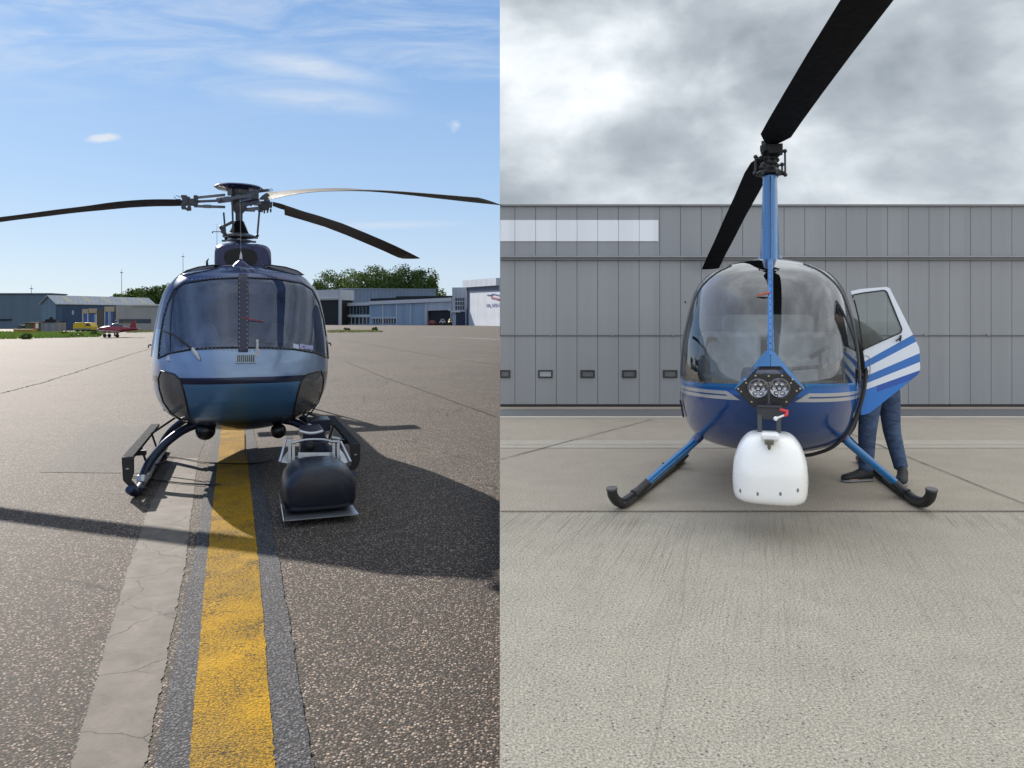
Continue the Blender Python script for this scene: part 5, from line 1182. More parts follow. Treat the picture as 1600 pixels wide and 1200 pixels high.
m_, t, b, oc = newmat('piston_body_paint'); x, y, z = t.sep(oc)
ax = t.m('ABSOLUTE', x); zz = t.m('ADD', z, t.m('MULTIPLY', t.m('MULTIPLY', x, x), .064))
dark = (.005,.048,.19); bright = (.010,.11,.38); silv = (.40,.41,.41)
Z1, Z2, Z3, Z4 = .878, .853, .842, .817
def band(lo, hi): return t.m('MULTIPLY', t.m('GREATER_THAN', zz, lo), t.m('LESS_THAN', zz, hi))
dx_ = t.m('SUBTRACT', .262, t.m('MULTIPLY', t.m('SUBTRACT', Z1, zz), 1.45))
side_ok = t.m('GREATER_THAN', ax, dx_); diag = t.m('MULTIPLY', side_ok, t.m('LESS_THAN', ax, t.m('ADD', dx_, .045)))
st = t.m('MULTIPLY', side_ok, t.m('MAXIMUM', band(Z2, Z1), band(Z4, Z3))); st = t.m('MAXIMUM', st, t.m('MULTIPLY', diag, band(Z4, Z1)))
col = t.mix(t.m('GREATER_THAN', zz, Z2), dark, bright); col = t.mix(st, col, silv)
t.put(b.inputs['Base Color'], col); b.inputs['Metallic'].default_value = .15; t.put(b.inputs['Roughness'], t.lin(t.noise(oc, 4, 3), .3, .7, .16, .26)); b.inputs['Coat Weight'].default_value = .7; b.inputs['Coat Roughness'].default_value = .03
MC['pb'] = m_
blue = paint('bright_blue_paint', (.008,.125,.32), .28, .1, .5, .06); dblue = paint('deep_blue_paint', (.008,.03,.15), .3, .1, .5)
gB = glass('bubble_glass', (.74,.78,.78), 1.8, .012, (.4,.42,.42), .004); gD = glass('door_glass', (.80,.83,.82), 1.4, .04, (.35,.38,.38), .01)
gS = glass('side_glass', (.40,.43,.43), 1.6, .06, (.25,.27,.27), .01)
h2 = empty('blue_piston_helicopter', H2.O, H2.rz, label='round nosed blue helicopter with silver stripes on concrete before the grey hangar, one door open', cat='helicopter')
res = Q.build(190, 190, [(.9,1.0,1.0,1.0),(1.5,.95,1.0,.98),(2.1,.62,1.05,.62),(2.9,.25,1.15,.22)], cls2)
mk('fuselage', res['body'], MC['pb'], h2, ang=60)
for kk in ('gl', 'gr'): mk('windshield', res[kk], gB, h2, ang=80)
for kk in ('dl', 'dr'):
    if kk in res: mk('side_window', res[kk], gS, h2, ang=80)
# bubble edge frames (dark) following the side of the bubble
for sx in (-1, 1):
    q = []
    for i in range(40):
        z = .922+(1.80-.922)*i/39; W = Q.W(z); u = sx*W*(.925 if z < 1.5 else .925-.12*((z-1.5)/.3)**2); q.append((u, Q.front(u, z)-.004, z))
    m = MB(); m.tube(q, .009, 6); mk('bubble_edge', m, paint('edge_dark', (.05,.055,.06), .4), h2)
    q = []
    for i in range(40):
        z = .45+(1.74-.45)*i/39; W = Q.W(z); q.append((sx*(W+.002), .47, z))
    m = MB(); m.tube(q, .012, 6); mk('door_seal', m, rubber, h2)
mk('belt_strip', pod_patch(Q, [(1068,597),(1110,598.5),(1152,599.3),(1147,606.8),(1110,606.2),(1068,604)], .006, .002), blue, h2); mk('belt_strip', pod_patch(Q, [(1256,599.3),(1300,598.5),(1337,597),(1337,604),(1300,606.2),(1260,606.8)], .006, .002), blue, h2)
# right door sill edge: thick black seal curve and body edge below
m = MB(); q = []
for i in range(50):
    z = .352+(.90-.352)*(i/49); q.append((Q.W(z)+.004, Q.vcz(z)-.05, z))
m.tube(q, .014, 8); mk('door_sill_seal', m, blk, h2)
# centre post
mk('windshield_post', pod_patch(Q, [(1200,404.5),(1207.5,404.5),(1208.5,556),(1199,556)], .016, .004), blue, h2, bevel=.004)
mk('post_ridge', pod_patch(Q, [(1202.2,405),(1204.8,405),(1205.6,554),(1201.8,554)], .010, .022), paint('ridge_blue', (.03,.17,.48), .3, .1, .4), h2, bevel=.002)
rv = MB()
for y in range(416, 556, 10): c = Q.hit(1203.8, y, .034); rv.ell(c, .005,.005,.005,6)
for i in range(18):
    for sg in (-1, 1):
        xx = 1204.5+sg*(62+i*4.3); c = Q.hit(xx, 603.2-.12*i, .010); rv.ell(c, .004,.004,.004,6)
mk('rivets', rv, paint('rivet_blue', (.02,.08,.32), .4), h2)
# chevron cowling round the lamps
mk('chevron', pod_patch(Q, [(1199,547),(1206.5,547),(1231,575),(1258,606),(1231,587),(1219,573),(1188,573),(1176,587),(1147,606),(1174,575)], .02, .006), blue, h2, bevel=.004) if False else None
for poly in ([(1196.5,548),(1204,548),(1204,572.5),(1186,572.5),(1175,584),(1170,592),(1154,610),(1147,607)], [(1204,548),(1208.5,548),(1258,607),(1251,610),(1235,592),(1230,584),(1220,572.5),(1204,572.5)]):
    m = MB(); pts = [Q.hit(x, y, .0) for x, y in poly]; vv = [Vector((p.x, min(p.y, -.70)-.03, p.z)) for p in pts]; m.prism(vv, (0,.045,0)); mk('chevron', m, blue, h2, bevel=.004)
def flat(poly, v, th, name, mat, parent=h2, bevel=.0, **kw):
    m = MB(); m.prism([k(x, y, v) for x, y in poly], (0, th, 0)); return mk(name, m, mat, parent, bevel=bevel, **kw)
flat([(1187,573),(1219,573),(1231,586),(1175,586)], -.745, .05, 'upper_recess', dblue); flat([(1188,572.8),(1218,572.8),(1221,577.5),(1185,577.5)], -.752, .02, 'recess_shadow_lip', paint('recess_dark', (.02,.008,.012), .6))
lp = flat([(1149.5,608),(1174,584.5),(1231,584.5),(1255,608),(1227,636.5),(1176.5,636.5)], -.80, .06, 'lamp_panel', paint('lamp_panel_black', (.008,.008,.009), .35), bevel=.004)
bm_ = MB(); brass = paint('brass_bolt', (.42,.36,.24), .35, .6)
for x, y in ((1180.5,587.5),(1201,588),(1222,587.3),(1164.6,593.5),(1166,598.5),(1153.6,608),(1158.2,612),(1238.3,593),(1235.7,598.7),(1250,607.5),(1244.6,611),(1174.5,628),(1228.5,628),(1198,598.5),(1202.5,598.5)):
    c = k(x, y, -.806); bm_.ell(c, .0072,.006,.0072,8)
mk('bolts', bm_, brass, lp)
lensm = paint('lamp_reflector', (.30,.31,.33), .15, .9); 
for cx, cy in ((1184.6,607),(1217.8,606.5)):
    c = k(cx, cy, -.812); T = Matrix.Translation(c) @ Matrix.Rotation(R(90), 4, 'X')
    m = MB(); m.lathe([(.064,-.01),(.068,.012),(.060,.016),(.058,.004)], n=28, M=T, close=False); lamp = mk('headlight', m, paint('lamp_rim', (.10,.10,.11), .3, .6), lp)
    m = MB(); m.lathe([(.0,-.012),(.04,-.006),(.058,.004)], n=28, M=T, close=False); m.ell(c, .01,.01,.01,8); mk('reflector', m, lensm, lamp)
    m = MB()
    for i in range(7):
        a = i*math.pi/3; rr = 0 if i == 6 else .034; m.lathe([(.0,.010),(.010,.012),(.014,.006),(.012,.0)], (rr*math.cos(a), rr*math.sin(a), .0), 10, T, close=False)
    mk('bulb_cells', m, paint('lamp_cells', (.40,.41,.43), .18, .7), lamp)
flat([(1199.5,600),(1203,600),(1203.3,629),(1206,631.5),(1197,631.5),(1199.6,629)], -.82, .012, 'latch_rod', steeld, lp)
# camera bracket, struts, lever
m = MB(); m.box(k(1202,643.5,-.86), (.155,.16,.085)); m.box(k(1202,634.8,-.90), (.145,.10,.012)); br_ = mk('pod_bracket', m, paint('bracket_black', (.025,.027,.03), .5), h2, bevel=.006)
for x in (1187, 1216.5): m = MB(); m.bar(k(x, 648, -.93), k(x, 684, -.97), .028, .028); mk('pod_strut', m, paint('strut_grey', (.055,.06,.065), .45, .4), h2, bevel=.003)
m = MB(); m.tube([k(1219,640,-1.0), k(1230,643,-1.02), k(1229,648,-1.03), k(1224,650,-1.04)], [.008,.012,.011,.008], 8); lv = mk('lever', m, paint('lever_red', (.55,.03,.03), .4), br_)
m = MB(); m.tube([k(1225,649,-1.04), k(1212,654,-1.05)], .006, 8); m.ell(k(1212,654,-1.05), .014,.014,.014,10); mk('lever_arm', m, paint('lever_white', (.75,.74,.72), .4), lv)
# white camera pod
v0 = -1.02; c0 = k(1202.8, 733, v0); SCL = (5.6+v0*.943)/FP/1.0
ztop = k(1203, 677.5, v0).z; zbot = k(1203, 787.5, v0-.17).z
hwp = pchip([(0,31),(.03,36),(.1,43),(.18,48.5),(.3,53.5),(.46,57.5),(.67,59),(.85,58),(.93,56.5),(.975,54),(1.0,50)])
hdp = pchip([(0,.12),(.05,.17),(.16,.21),(.35,.235),(.6,.25),(.85,.245),(.95,.235),(1.0,.215)])
rings = []
for i in range(41):
    f = i/40; f = f if 0 < i < 40 else f; z = ztop+(zbot-ztop)*f; hw = hwp(f)*SCL*.943; hd_ = hdp(f); q = []
    for j in range(40):
        a = 2*math.pi*j/40; ca, sa = math.cos(a), math.sin(a); q.append((c0.x+hw*math.copysign(abs(ca)**.62, ca), c0.y+.02+hd_*math.copysign(abs(sa)**.62, sa), z))
    rings.append(q)
m = MB(); m.loft(rings); podw = mk('camera_pod', m, paint('pod_white', (.80,.80,.77), .28, 0, .4, .03), h2, ang=50)
def podhit(px, py):
    d = H2.ray(px, py); best = None
    for i in range(400):
        v = -1.6+i*.002; p = H2.loc(px, py, v); f = (p.z-ztop)/(zbot-ztop)
        if 0 < f < 1:
            hw = hwp(f)*SCL*.943; hd_ = hdp(f)
            if abs((p.x-c0.x)/hw)**(1/.31)+abs((p.y-c0.y-.02)/hd_)**(1/.31) <= 1: return p
    return H2.loc(px, py, v0-.2)
hm = MB()
for x, y in ((1157,766.5),(1184,771.5),(1219.5,771.5),(1246.5,766)): hm.ell(podhit(x, y), .0075,.006,.013,10)
mk('recess_screws', hm, paint('screw_recess', (.16,.16,.15), .5), podw)
m = MB(); m.box((c0.x, c0.y-.17, k(1203,682,-1.2).z), (.105,.10,.045)); m2 = mk('pod_cap', m, paint('cap_white', (.80,.80,.78), .3), podw, bevel=.014)
m = MB(); m.box((c0.x-.004, c0.y-.235, k(1202,691,-1.25).z), (.052,.03,.026)); m.tube([(c0.x-.004, c0.y-.245, k(1202,691,-1.25).z),(c0.x-.004, c0.y-.25, k(1202,702,-1.25).z)], [.016,.007], 8); mk('pod_latch', m, paint('latch_bronze', (.16,.15,.11), .4, .5), podw)
m = MB()
for sg in (-1, 1):
    pts = [podhit(1203+sg*(57), 777), podhit(1203+sg*50, 774), podhit(1203+sg*46, 786)]
for sg in (-1, 1): m.box((c0.x+sg*.085, c0.y-.02, k(1203,688,-1.1).z), (.01,.2,.006))
mk('pod_seam', m, paint('seam_pale', (.55,.55,.53), .4), podw)
# landing gear
for sx in (-1, 1):
    gp = H2.ground(971 if sx < 0 else 1439, 787, .04); u0 = gp.x; tv = gp.y-.10; gr_ = H2.ground(1066 if sx < 0 else 1343, 716, .04)
    def su(v): return u0+(gr_.x-u0)*(v-tv)/(gr_.y-tv)
    m = MB(); m.tube(smooth_pts([(u0+sx*.045,tv-.02,.17),(u0+sx*.04,tv,.115),(u0+sx*.015,tv+.08,.055),(su(tv+.2),tv+.20,.04),(su(.2),.2,.04),(su(.9),.9,.04),(gr_.x,gr_.y,.04)], 6), .037, 14); sk = mk('skid', m, paint('skid_black', (.014,.014,.015), .38), h2)
    m = MB(); m.tube([(u0+sx*.045,tv-.02,.165),(u0+sx*.046,tv-.022,.178)], .040, 14); mk('end_cap', m, paint('cap_grey', (.07,.07,.07), .5), sk)
    at_ = k(1085 if sx < 0 else 1325, 691, .12)
    for va, vb in ((tv+.42,.12),(.95,.9)):
        m = MB(); m.tube([(at_.x*.82,vb+.02,at_.z+.11),(at_.x,vb,at_.z),(su(va)-sx*.07,va,.115)], .030, 14); mk('strut', m, blue, h2)
        m = MB(); m.tube([(su(va)-sx*.10,va+.01,.14),(su(va)-sx*.03,va-.03,.07),(su(va),va-.06,.05)], [.034,.036,.040], 12); mk('shoe', m, blk, sk)
    m = MB(); m.tube([(su(.5),.5,.04),(su(.5),.5,.13)], .008, 6); mk('ground_wheel_pin', m, blk, sk)
    # black cuff lines where the strut enters the belly
    m = MB(); m.tube([(at_.x*.82,.14,at_.z+.11),(at_.x*.98,.12,at_.z+.015)], .036, 12); mk('strut_fairing', m, dblue, h2)
# mast fairing and rotor head
VM = 1.30; cm = k(1203, 340, VM)
def zm(y): return k(1203, y, VM).z
s2 = (5.6+VM*.943)/FP*.943
rings = []
for y, w_, d_ in ((415,16.5,.24),(400,15.5,.22),(360,13.8,.17),(320,12.3,.13),(276,11.2,.10)):
    z = zm(y); hw = w_*s2; q = []
    for j in range(28):
        a = 2*math.pi*j/28; q.append((cm.x+hw*math.cos(a), VM+d_*math.sin(a), z))
    rings.append(q)
m = MB(); m.loft(rings); mf = mk('mast_fairing', m, blue, h2)
m = MB(); m.lathe([(19*s2,-.01),(20*s2,.02),(17*s2,.05)], (cm.x, VM, zm(408)), 24, close=False); mk('fairing_collar', m, dblue, mf)
m = MB(); m.bar((cm.x+.004, VM-.24, zm(410)), (cm.x+.004, VM-.106, zm(278)), .008, .006); mk('fairing_seam', m, dblue, mf)
def hq(px, py, dv=0.0): return k(px, py, VM+dv)
m = MB(); m.lathe([(10*s2, zm(276)),(22*s2, zm(273)),(23*s2, zm(270)),(17*s2, zm(267)),(12*s2, zm(262))], (cm.x, VM, 0), 24)
for a in (0, 60, 120, 180, 240, 300): m.box((cm.x+20*s2*math.cos(R(a)), VM+20*s2*math.sin(R(a)), zm(272)), (.03,.03,.035), rz=R(a))
swp = mk('swashplate', m, blk, h2, bevel=.003)
rh = MB(); rh.lathe([(6*s2, zm(268)),(6*s2, zm(232))], (cm.x, VM, 0), 16)
for x, y, r_ in ((1196,258,.045),(1203,262,.05),(1211,259,.04),(1192,262,.035),(1200,247,.04),(1209,246,.042),(1214,240,.04),(1196,238,.045),(1205,236,.05),(1218,236,.035),(1190,246,.025),(1206,253,.045),(1213,250,.03)): rh.ell(hq(x,y,random.uniform(-.04,.04)), r_, r_*.9, r_*.8, 10)
rh.box(hq(1195,225,0), (.06,.06,.05)); rh.box(hq(1192,232,.0), (.05,.05,.05)); rh.box(hq(1200,232,-.05), (.08,.18,.07)); rh.box(hq(1212,234,-.1), (.12,.14,.08)); rh.box(hq(1203,240,.08), (.10,.2,.06))
mk('rotor_hub', rh, paint('hub_black', (.018,.018,.018), .45, .3), h2, bevel=.003)
for pa, pb_ in (((1180.5,245,0),(1179.5,271,0)), ((1226.5,236,-.05),(1227,273,-.05)), ((1222,257,.0),(1222,270,0))):
    m = MB(); m.tube([hq(*pa), hq(*pb_)], .009, 8); m.ell(hq(*pa), .02,.02,.02,8); m.ell(hq(*pb_), .02,.02,.02,8); m.bar(hq(*pa), hq(pa[0]+(8 if pa[0]<1200 else -8), pa[1]+3, pa[2]), .02,.015); mk('pitch_link', m, blk, swp)
hubw = H2.M @ Vector((cm.x, VM, zm(233)))
bl2 = paint('rotor_blade_black', (.006,.006,.007), .75, 0, 0, .1, spec=.12)
def blade2(pxs, name='rotor_blade'):      # (left x, left y, right x, right y, Y)
    st = []
    for xl, yl, xr, yr, Y in pxs:
        a = H2.Mi @ W3(xl, yl, Y); b = H2.Mi @ W3(xr, yr, Y); st.append(((a+b)/2, (b-a)/2, .010))
    m = MB(); blade(m, st); return mk(name, m, bl2, h2, ang=40)
# forward blade: tip overhead and in front of the viewer's right
hb = hubw
def fw(t_, lo, ro):     # heading line of the forward blade
    return None
fd = Vector((1.745-hb.x, 3.55-hb.y, 0)).normalized(); sd = Vector((-fd.y, fd.x, 0))
if sd.x > 0: sd = -sd
def bl_st(s, hc, dz, tw=0.0): c = Vector((hb.x, hb.y, 0))+fd*s; c.z = hb.z+dz; return (H2.Mi @ c, (H2.Mi.to_3x3() @ (sd*hc+Vector((0,0,tw)))), .012)
fst = [bl_st(.12,.05,.02,.0), bl_st(.20,.085,.03,.01), bl_st(.34,.128,.04,.02), bl_st(.8,.128,.045,.018), bl_st(1.6,.128,.04,.012), bl_st(2.4,.128,.03,.008), bl_st(3.2,.128,.01,.004), bl_st(4.0,.128,-.02,0), bl_st(4.7,.128,-.05,0)]
m = MB(); blade(m, fst); mk('rotor_blade', m, bl2, h2, ang=14)
bd = -fd
def bb_st(px, Y, hc, py):
    c = W3(px, py, Y); return (H2.Mi @ c, (H2.Mi.to_3x3() @ (sd*hc+Vector((0,0,-.01)))), .012)
bst = [bb_st(1194,7.05,.06,245), bb_st(1190,7.2,.10,252), bb_st(1184,7.5,.13,268), bb_st(1166,8.4,.13,305), bb_st(1149,9.3,.13,338), bb_st(1132,10.2,.13,374), bb_st(1117,10.9,.13,404), bb_st(1110,11.15,.13,420)]
m = MB(); blade(m, bst); mk('rotor_blade', m, bl2, h2, ang=14)
# interior
greyseat = paint('leather_grey', (.33,.34,.34), .6, bump=.2)
for u in (-.30, .30): seat(h2, u, .62, .50, .72, 1.26, greyseat, None)
m = MB(); m.box((0,.70,1.30), (.74,.10,.22), rx=R(-8)); sb2 = mk('seat_back_panel', m, greyseat, h2, bevel=.06)
m = MB(); m.box((0,.95,.95), (1.15,.05,.9)); mk('bulkhead', m, paint('cabin_dark', (.07,.072,.075), .9), h2)
m = MB(); m.box((0,.45,.66), (1.0,.8,.04)); mk('cabin_floor', m, paint('carpet_grey', (.05,.05,.052), .95), h2)
m = MB(); m.prism([(-.17,-.52,1.02),(.17,-.52,1.02),(.20,-.52,.62),(-.20,-.52,.62)], (0,.2,0)); ip = mk('instrument_panel', m, paint('panel_grey', (.05,.052,.055), .6), h2, bevel=.03)
m = MB(); m.tube([(0,-.1,.64),(.02,-.12,1.0)], .018, 8); m.tube([(-.02,-.12,.98),(.36,-.14,1.02)], .014, 8); m.bar(k(1266,559,-.15), k(1295,541,-.15), .035,.03); m.tube([k(1281,550,-.15), k(1283,590,-.1)], .012, 8); mk('cyclic_stick', m, blk, h2)
m = MB(); m.box(k(1298,585,-.2), (.16,.10,.08)); m.tube(smooth_pts([k(1292,560,-.2),k(1300,575,-.2),k(1310,560,-.15),k(1315,580,-.2)], 4), .006, 5); m.box(k(1322,575,.1), (.05,.2,.22)); mk('loose_kit', m, paint('kit_dark', (.03,.03,.03), .7), h2)
m = MB(); m.ell(k(1303,574,-.2), .05,.04,.025,10); mk('orange_bag', m, paint('bag_orange', (.30,.11,.02), .7), h2)
m = MB(); m.prism([k(1312,580,-.15), k(1318,576,-.15), k(1321,596,-.2), k(1314,590,-.2)], (0,.01,0)); mk('paper_sheet', m, paint('paper', (.55,.55,.55), .8), h2, smooth=False)
mk('slip_string', MB().tube([Q.hit(1203,457,.04), Q.hit(1193,459.5,.03), Q.hit(1182,462,.012)], [.006,.008,.003], 6), paint('string_orange', (.5,.08,.03), .6), h2)
# tail boom
rr = []
for v, r_, zc in ((2.2,.22,1.25),(3.6,.15,1.35),(4.9,.09,1.42)): rr.append([(r_*math.cos(2*math.pi*i/16), v, zc+r_*math.sin(2*math.pi*i/16)) for i in range(16)])
m = MB(); m.loft(rr); mk('tail_boom', m, blue, h2)
m = MB(); m.prism([(-.02,4.6,1.4),(-.02,5.0,1.9),(-.02,5.15,1.9),(-.02,4.95,1.4),(-.02,5.0,1.0),(-.02,4.85,1.0)], (.04,0,0)); mk('tail_fin', m, blue, h2)
# open door
DV = .02
outer = [(1329,455),(1345,451.5),(1386,448),(1391,450),(1428,523),(1438.5,545),(1439.5,580),(1437,585),(1400,614),(1360,645),(1348,649),(1342,648),(1350,600),(1352.5,576),(1348,540),(1340,490)]
win = [(1331.5,461),(1350,457.5),(1382,453.5),(1386,456),(1396,480),(1410,514),(1408,520),(1380,532),(1348.5,546.5),(1342,500),(1336,474)]
# door skin with window hole: build as strip between outer ring and hole with matched parameter
def ring_pts(poly, n, c=(1375,505)):
    out = []
    for i in range(n):
        a = 2*math.pi*i/n; dx, dy = math.cos(a), math.sin(a); best = None
        for j in range(len(poly)):
            x1, y1 = poly[j][0]-c[0], poly[j][1]-c[1]; x2, y2 = poly[(j+1)%len(poly)][0]-c[0], poly[(j+1)%len(poly)][1]-c[1]
            ex, ey = x2-x1, y2-y1; den = dx*ey-dy*ex
            if abs(den) < 1e-9: continue
            tt = (x1*ey-y1*ex)/den; ss_ = (x1*dy-y1*dx)/den
            if tt > 0 and -1e-6 <= ss_ <= 1+1e-6 and (best is None or tt > best): best = tt
        out.append((c[0]+dx*best, c[1]+dy*best))
    return out
N = 140; cD = (1372, 500); ro = ring_pts(outer, N, cD); ri = ring_pts(win, N, cD)
def dk(x, y, o=0.0): p = k(x, y, DV); return Vector((p.x, DV+o+(p.x-.65)*.10, p.z))
m = MB(); 
A0 = [dk(*p) for p in ro]; B0 = [dk(*p) for p in ri]; A1 = [dk(*p, .035) for p in ro]; B1 = [dk(*p, .035) for p in ri]
vs = A0+B0+A1+B1; fs = []
for i in range(N):
    j = (i+1)%N; fs += [(i,j,N+j,N+i), (2*N+i,3*N+i,3*N+j,2*N+j), (i,2*N+i,2*N+j,j), (N+i,N+j,3*N+j,3*N+i)]
m.add(vs, fs)
md, t, b, oc = newmat('door_paint'); x, y, z = t.sep(oc)
# stripes as straight bands in the door plane: each defined by a line through two points
def line_side(p, q):
    a = dk(*p); c = dk(*q); sl_ = (c.z-a.z)/(c.x-a.x); return t.m('SUBTRACT', z, t.m('ADD', t.m('MULTIPLY', t.m('SUBTRACT', x, a.x), sl_), a.z))
L = [line_side(p, q) for p, q in (((1348,566.5),(1428,523)), ((1349,577),(1433,534)), ((1349,589.5),(1439,552)), ((1350,600.5),(1439,566)), ((1351,609.5),(1439,579)))]
def above(i): return t.m('GREATER_THAN', L[i], 0)
wh = (.66,.70,.76); bl_ = (.02,.14,.44); b3 = (.015,.16,.52); bd_ = (.012,.075,.36)
col = t.mix(above(4), b3, wh); col = t.mix(above(3), col, bl_); col = t.mix(above(2), col, wh); col = t.mix(above(1), col, bl_); col = t.mix(above(0), col, wh)
Ld = line_side((1370,611),(1439,579)); Ld2 = line_side((1366,613.5),(1439,588))
dd_ = t.m('MULTIPLY', t.m('MULTIPLY', t.m('LESS_THAN', L[4], 0), t.m('GREATER_THAN', Ld2, -.005)), t.m('GREATER_THAN', x, dk(1370,610).x)); col = t.mix(dd_, col, bd_)
t.put(b.inputs['Base Color'], col); b.inputs['Roughness'].default_value = .3; b.inputs['Coat Weight'].default_value = .4
dr = mk('open_door', m, md, h2, smooth=False)
m = MB(); m.prism([dk(*p, .012) for p in ri], (0,.005,0)); mk('door_window', m, gD, dr, smooth=False)
m = MB(); m.tube([dk(*p, -.002) for p in ri+[ri[0]]], .0055, 5); mk('window_seal', m, rubber, dr)
m = MB(); m.tube([dk(1407,533,-.01), dk(1407.5,524,-.02)], .007, 6); m.tube([dk(1408,527,-.02), dk(1400,533,-.02)], .006, 6); mk('door_handle', m, blk, dr)
m = MB(); m.tube(smooth_pts([dk(1350,556,-.003),dk(1357,557,-.003),dk(1359.5,565,-.003),dk(1359.5,583,-.003),dk(1357,588,-.003)], 4), .0022, 5); m.lathe([(.008,0),(.008,.01)], n=10, M=Matrix.Translation(dk(1333.5,467,-.005)) @ Matrix.Rotation(R(90), 4, 'X')); mk('panel_seam', m, paint('seam_grey', (.22,.24,.27), .5), dr)
m = MB(); m.tube([dk(1349,582,-.01), dk(1352,575,-.03), dk(1354,590,-.01)], .012, 6); m.tube([dk(1346,545,0), dk(1350,545,-.01)], .012, 6); mk('door_hinge', m, blk, dr)
m = MB(); m.tube(smooth_pts([k(1354,578,-.02), k(1350,610,-.04), k(1340,645,-.06), k(1322,678,-.08), k(1300,699,-.08), k(1270,710,-.06), k(1250,712,-.04)], 5), .013, 8); mk('gas_strut_hose', m, blk, h2)
m = MB(); m.tube([k(1063,625,.1), k(1068,652,.1)], .008, 6); m.tube([k(1072,472,.3), k(1070,472,.3)], .01, 6); mk('left_door_latch', m, blk, h2)

# ---------------------------------------------------- the person leaning into the cabin behind the open door
pc_ = GR(1385, 757); per = empty('person', (pc_.x, pc_.y+.12, ZR), H2.rz, label='person in blue jeans and black trainers bending into the cabin behind the open helicopter door', cat='person')
PI_ = (Matrix.Translation(per.location) @ Matrix.Rotation(H2.rz, 4, 'Z')).inverted()
def pp(px, py, dv=0.0):      # dv metres farther than the person's own plane
    d = Vector(((px-800)/FP, 1, (HY-py)/FP)); Yq = per.location.y+dv; return PI_ @ (Vector((0,0,CH))+d*Yq)
def J(px, py, dv, r): p = pp(px, py, dv); return (p.x, p.y, p.z, r)
hipL = J(1362,606,.02,.095); hipR = J(1388,604,.10,.095); pel = J(1375,590,.06,.13)
kneeL = J(1355,675,-.02,.068); ankL = J(1353,737,-.0,.045); kneeR = J(1393,672,.10,.066); ankR = J(1409,735,.04,.044)
toeL = J(1324,751,-.06,.032); toeR = J(1407,753,-.14,.035)
spine = J(1358,548,.04,.135); chest = J(1342,520,.02,.16); neck = J(1310,503,0,.055); head = J(1296,497,-.02,.085); crownp = J(1285,492,-.03,.075)
shL = J(1325,528,-.12,.06); elL = J(1312,565,-.16,.045); haL = J(1298,583,-.18,.032); shR = J(1332,520,.20,.06); elR = J(1312,555,.22,.045); haR = J(1295,570,.2,.032)
JJ = [pel, spine, chest, neck, head, crownp, hipL, kneeL, ankL, toeL, hipR, kneeR, ankR, toeR, shL, elL, haL, shR, elR, haR]
EE = [(0,1),(1,2),(2,3),(3,4),(4,5),(0,6),(6,7),(7,8),(8,9),(0,10),(10,11),(11,12),(12,13),(2,14),(14,15),(15,16),(2,17),(17,18),(18,19)]
body = skin('body', [(*j[:3], j[3]*.86) for j in JJ], EE, skinm, per, 2)
def denim():
    m, t, b, oc = newmat('denim'); n = t.noise(t.mapv(oc, (3,3,7), (0,R(25),0)), 2.2, 5, .65, .8); f = t.noise(oc, 220, 2)
    col = t.mix(t.lin(n, .3, .75), (.022,.042,.095), (.07,.115,.21)); col = t.mix(1.0, col, t.mix(f, (.85,)*3, (1.15,)*3), 'MULTIPLY')
    t.put(b.inputs['Base Color'], col); b.inputs['Roughness'].default_value = .85; t.put(b.inputs['Normal'], t.bump(n, 1.0, .03)); return m
mids = lambda a, b, f, r: tuple(a[i]+(b[i]-a[i])*f for i in range(3))+(r,)
DN = denim()
TJ = [(*pel[:3],.125), (*hipL[:3],.105), mids(hipL,kneeL,.5,.088), (*kneeL[:3],.075), mids(kneeL,ankL,.45,.068), mids(kneeL,ankL,.85,.062), mids(kneeL,ankL,1.0,.066),
      (*hipR[:3],.105), mids(hipR,kneeR,.5,.088), (*kneeR[:3],.074), mids(kneeR,ankR,.45,.066), mids(kneeR,ankR,.85,.058), mids(kneeR,ankR,1.0,.064), mids(pel,spine,.45,.125)]
skin('jeans', TJ, [(0,1),(1,2),(2,3),(3,4),(4,5),(5,6),(0,7),(7,8),(8,9),(9,10),(10,11),(11,12),(0,13)], DN, per, 2)
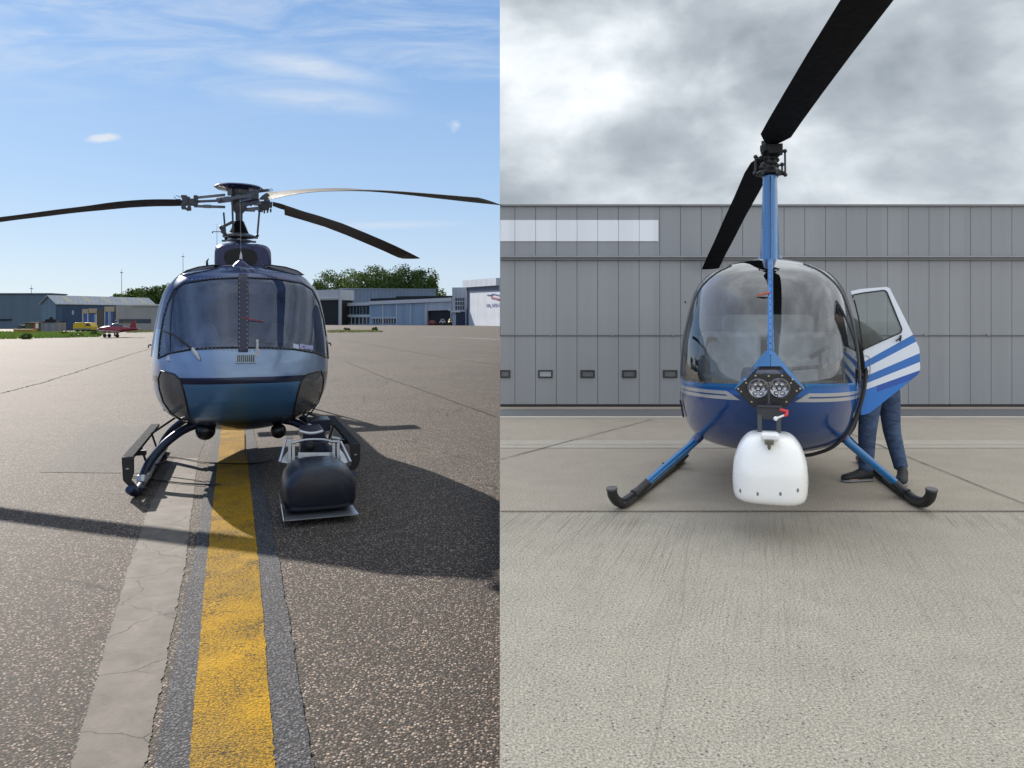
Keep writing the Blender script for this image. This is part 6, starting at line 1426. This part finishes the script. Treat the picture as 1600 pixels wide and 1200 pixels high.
KJ = [mids(pel,spine,.2,.13), (*spine[:3],.17), (*chest[:3],.19), mids(chest,neck,.7,.10), (*shL[:3],.09), (*elL[:3],.068), mids(elL,haL,.8,.055), (*shR[:3],.09), (*elR[:3],.068), mids(elR,haR,.8,.055)]
skin('jacket', KJ, [(0,1),(1,2),(2,3),(2,4),(4,5),(5,6),(2,7),(7,8),(8,9)], paint('dark_green_jacket', (.045,.052,.048), .85, bump=.6, scale=4), per, 2)
m = MB(); hp_ = Vector(head[:3]); cp_ = Vector(crownp[:3]); cc = hp_.lerp(cp_, .7)+Vector((0,.02,.03)); m.ell(cc, .095,.09,.085,16); mk('hair', m, paint('hair_brown', (.035,.022,.014), .7), per)
shoe = paint('shoe_black', (.014,.014,.015), .7, bump=.3); sole = paint('shoe_sole', (.20,.20,.20), .7)
def shoe_mesh(heel, toe, w_=.045):
    a = Vector(heel); b2 = Vector(toe); d = (b2-a); d.z = 0; L_ = d.length; d.normalize(); s_ = Vector((-d.y, d.x, 0)); rings = []; ringz = []
    for f, hw, h in ((-.10,.55,.075),(-.06,.8,.105),(.1,.9,.115),(.3,.92,.10),(.5,.98,.075),(.75,1.05,.058),(.92,.9,.05),(1.0,.45,.035)):
        c = a+d*(L_*f); q = []
        for i in range(12):
            an = 2*math.pi*i/12; q.append(c+s_*(w_*hw*math.cos(an))+Vector((0,0,.018+(h*(.5+.5*math.sin(an))))))
        rings.append(q); ringz.append([c+s_*(w_*hw*1.08*math.cos(2*math.pi*i/12))+Vector((0,0,.0+.028*(.5+.5*math.sin(2*math.pi*i/12)))) for i in range(12)])
    return MB().loft(rings), MB().loft(ringz)
gL0 = pp(1358,752,-.0); gL1 = pp(1316,752,-.05); gR0 = pp(1411,752,.02); gR1 = pp(1408,757,-.22)
for a, b2 in ((Vector((gL0.x,gL0.y,0)),Vector((gL1.x,gL1.y,0))), (Vector((gR0.x,gR0.y,0)),Vector((gR1.x,gR1.y,0)))):
    u_, s_ = shoe_mesh(a, b2); so = mk('shoe', u_, shoe, per); mk('sole', s_, sole, so)
# cable on the slab beyond the skid
CUR[0] = COLS['sunny_airfield']
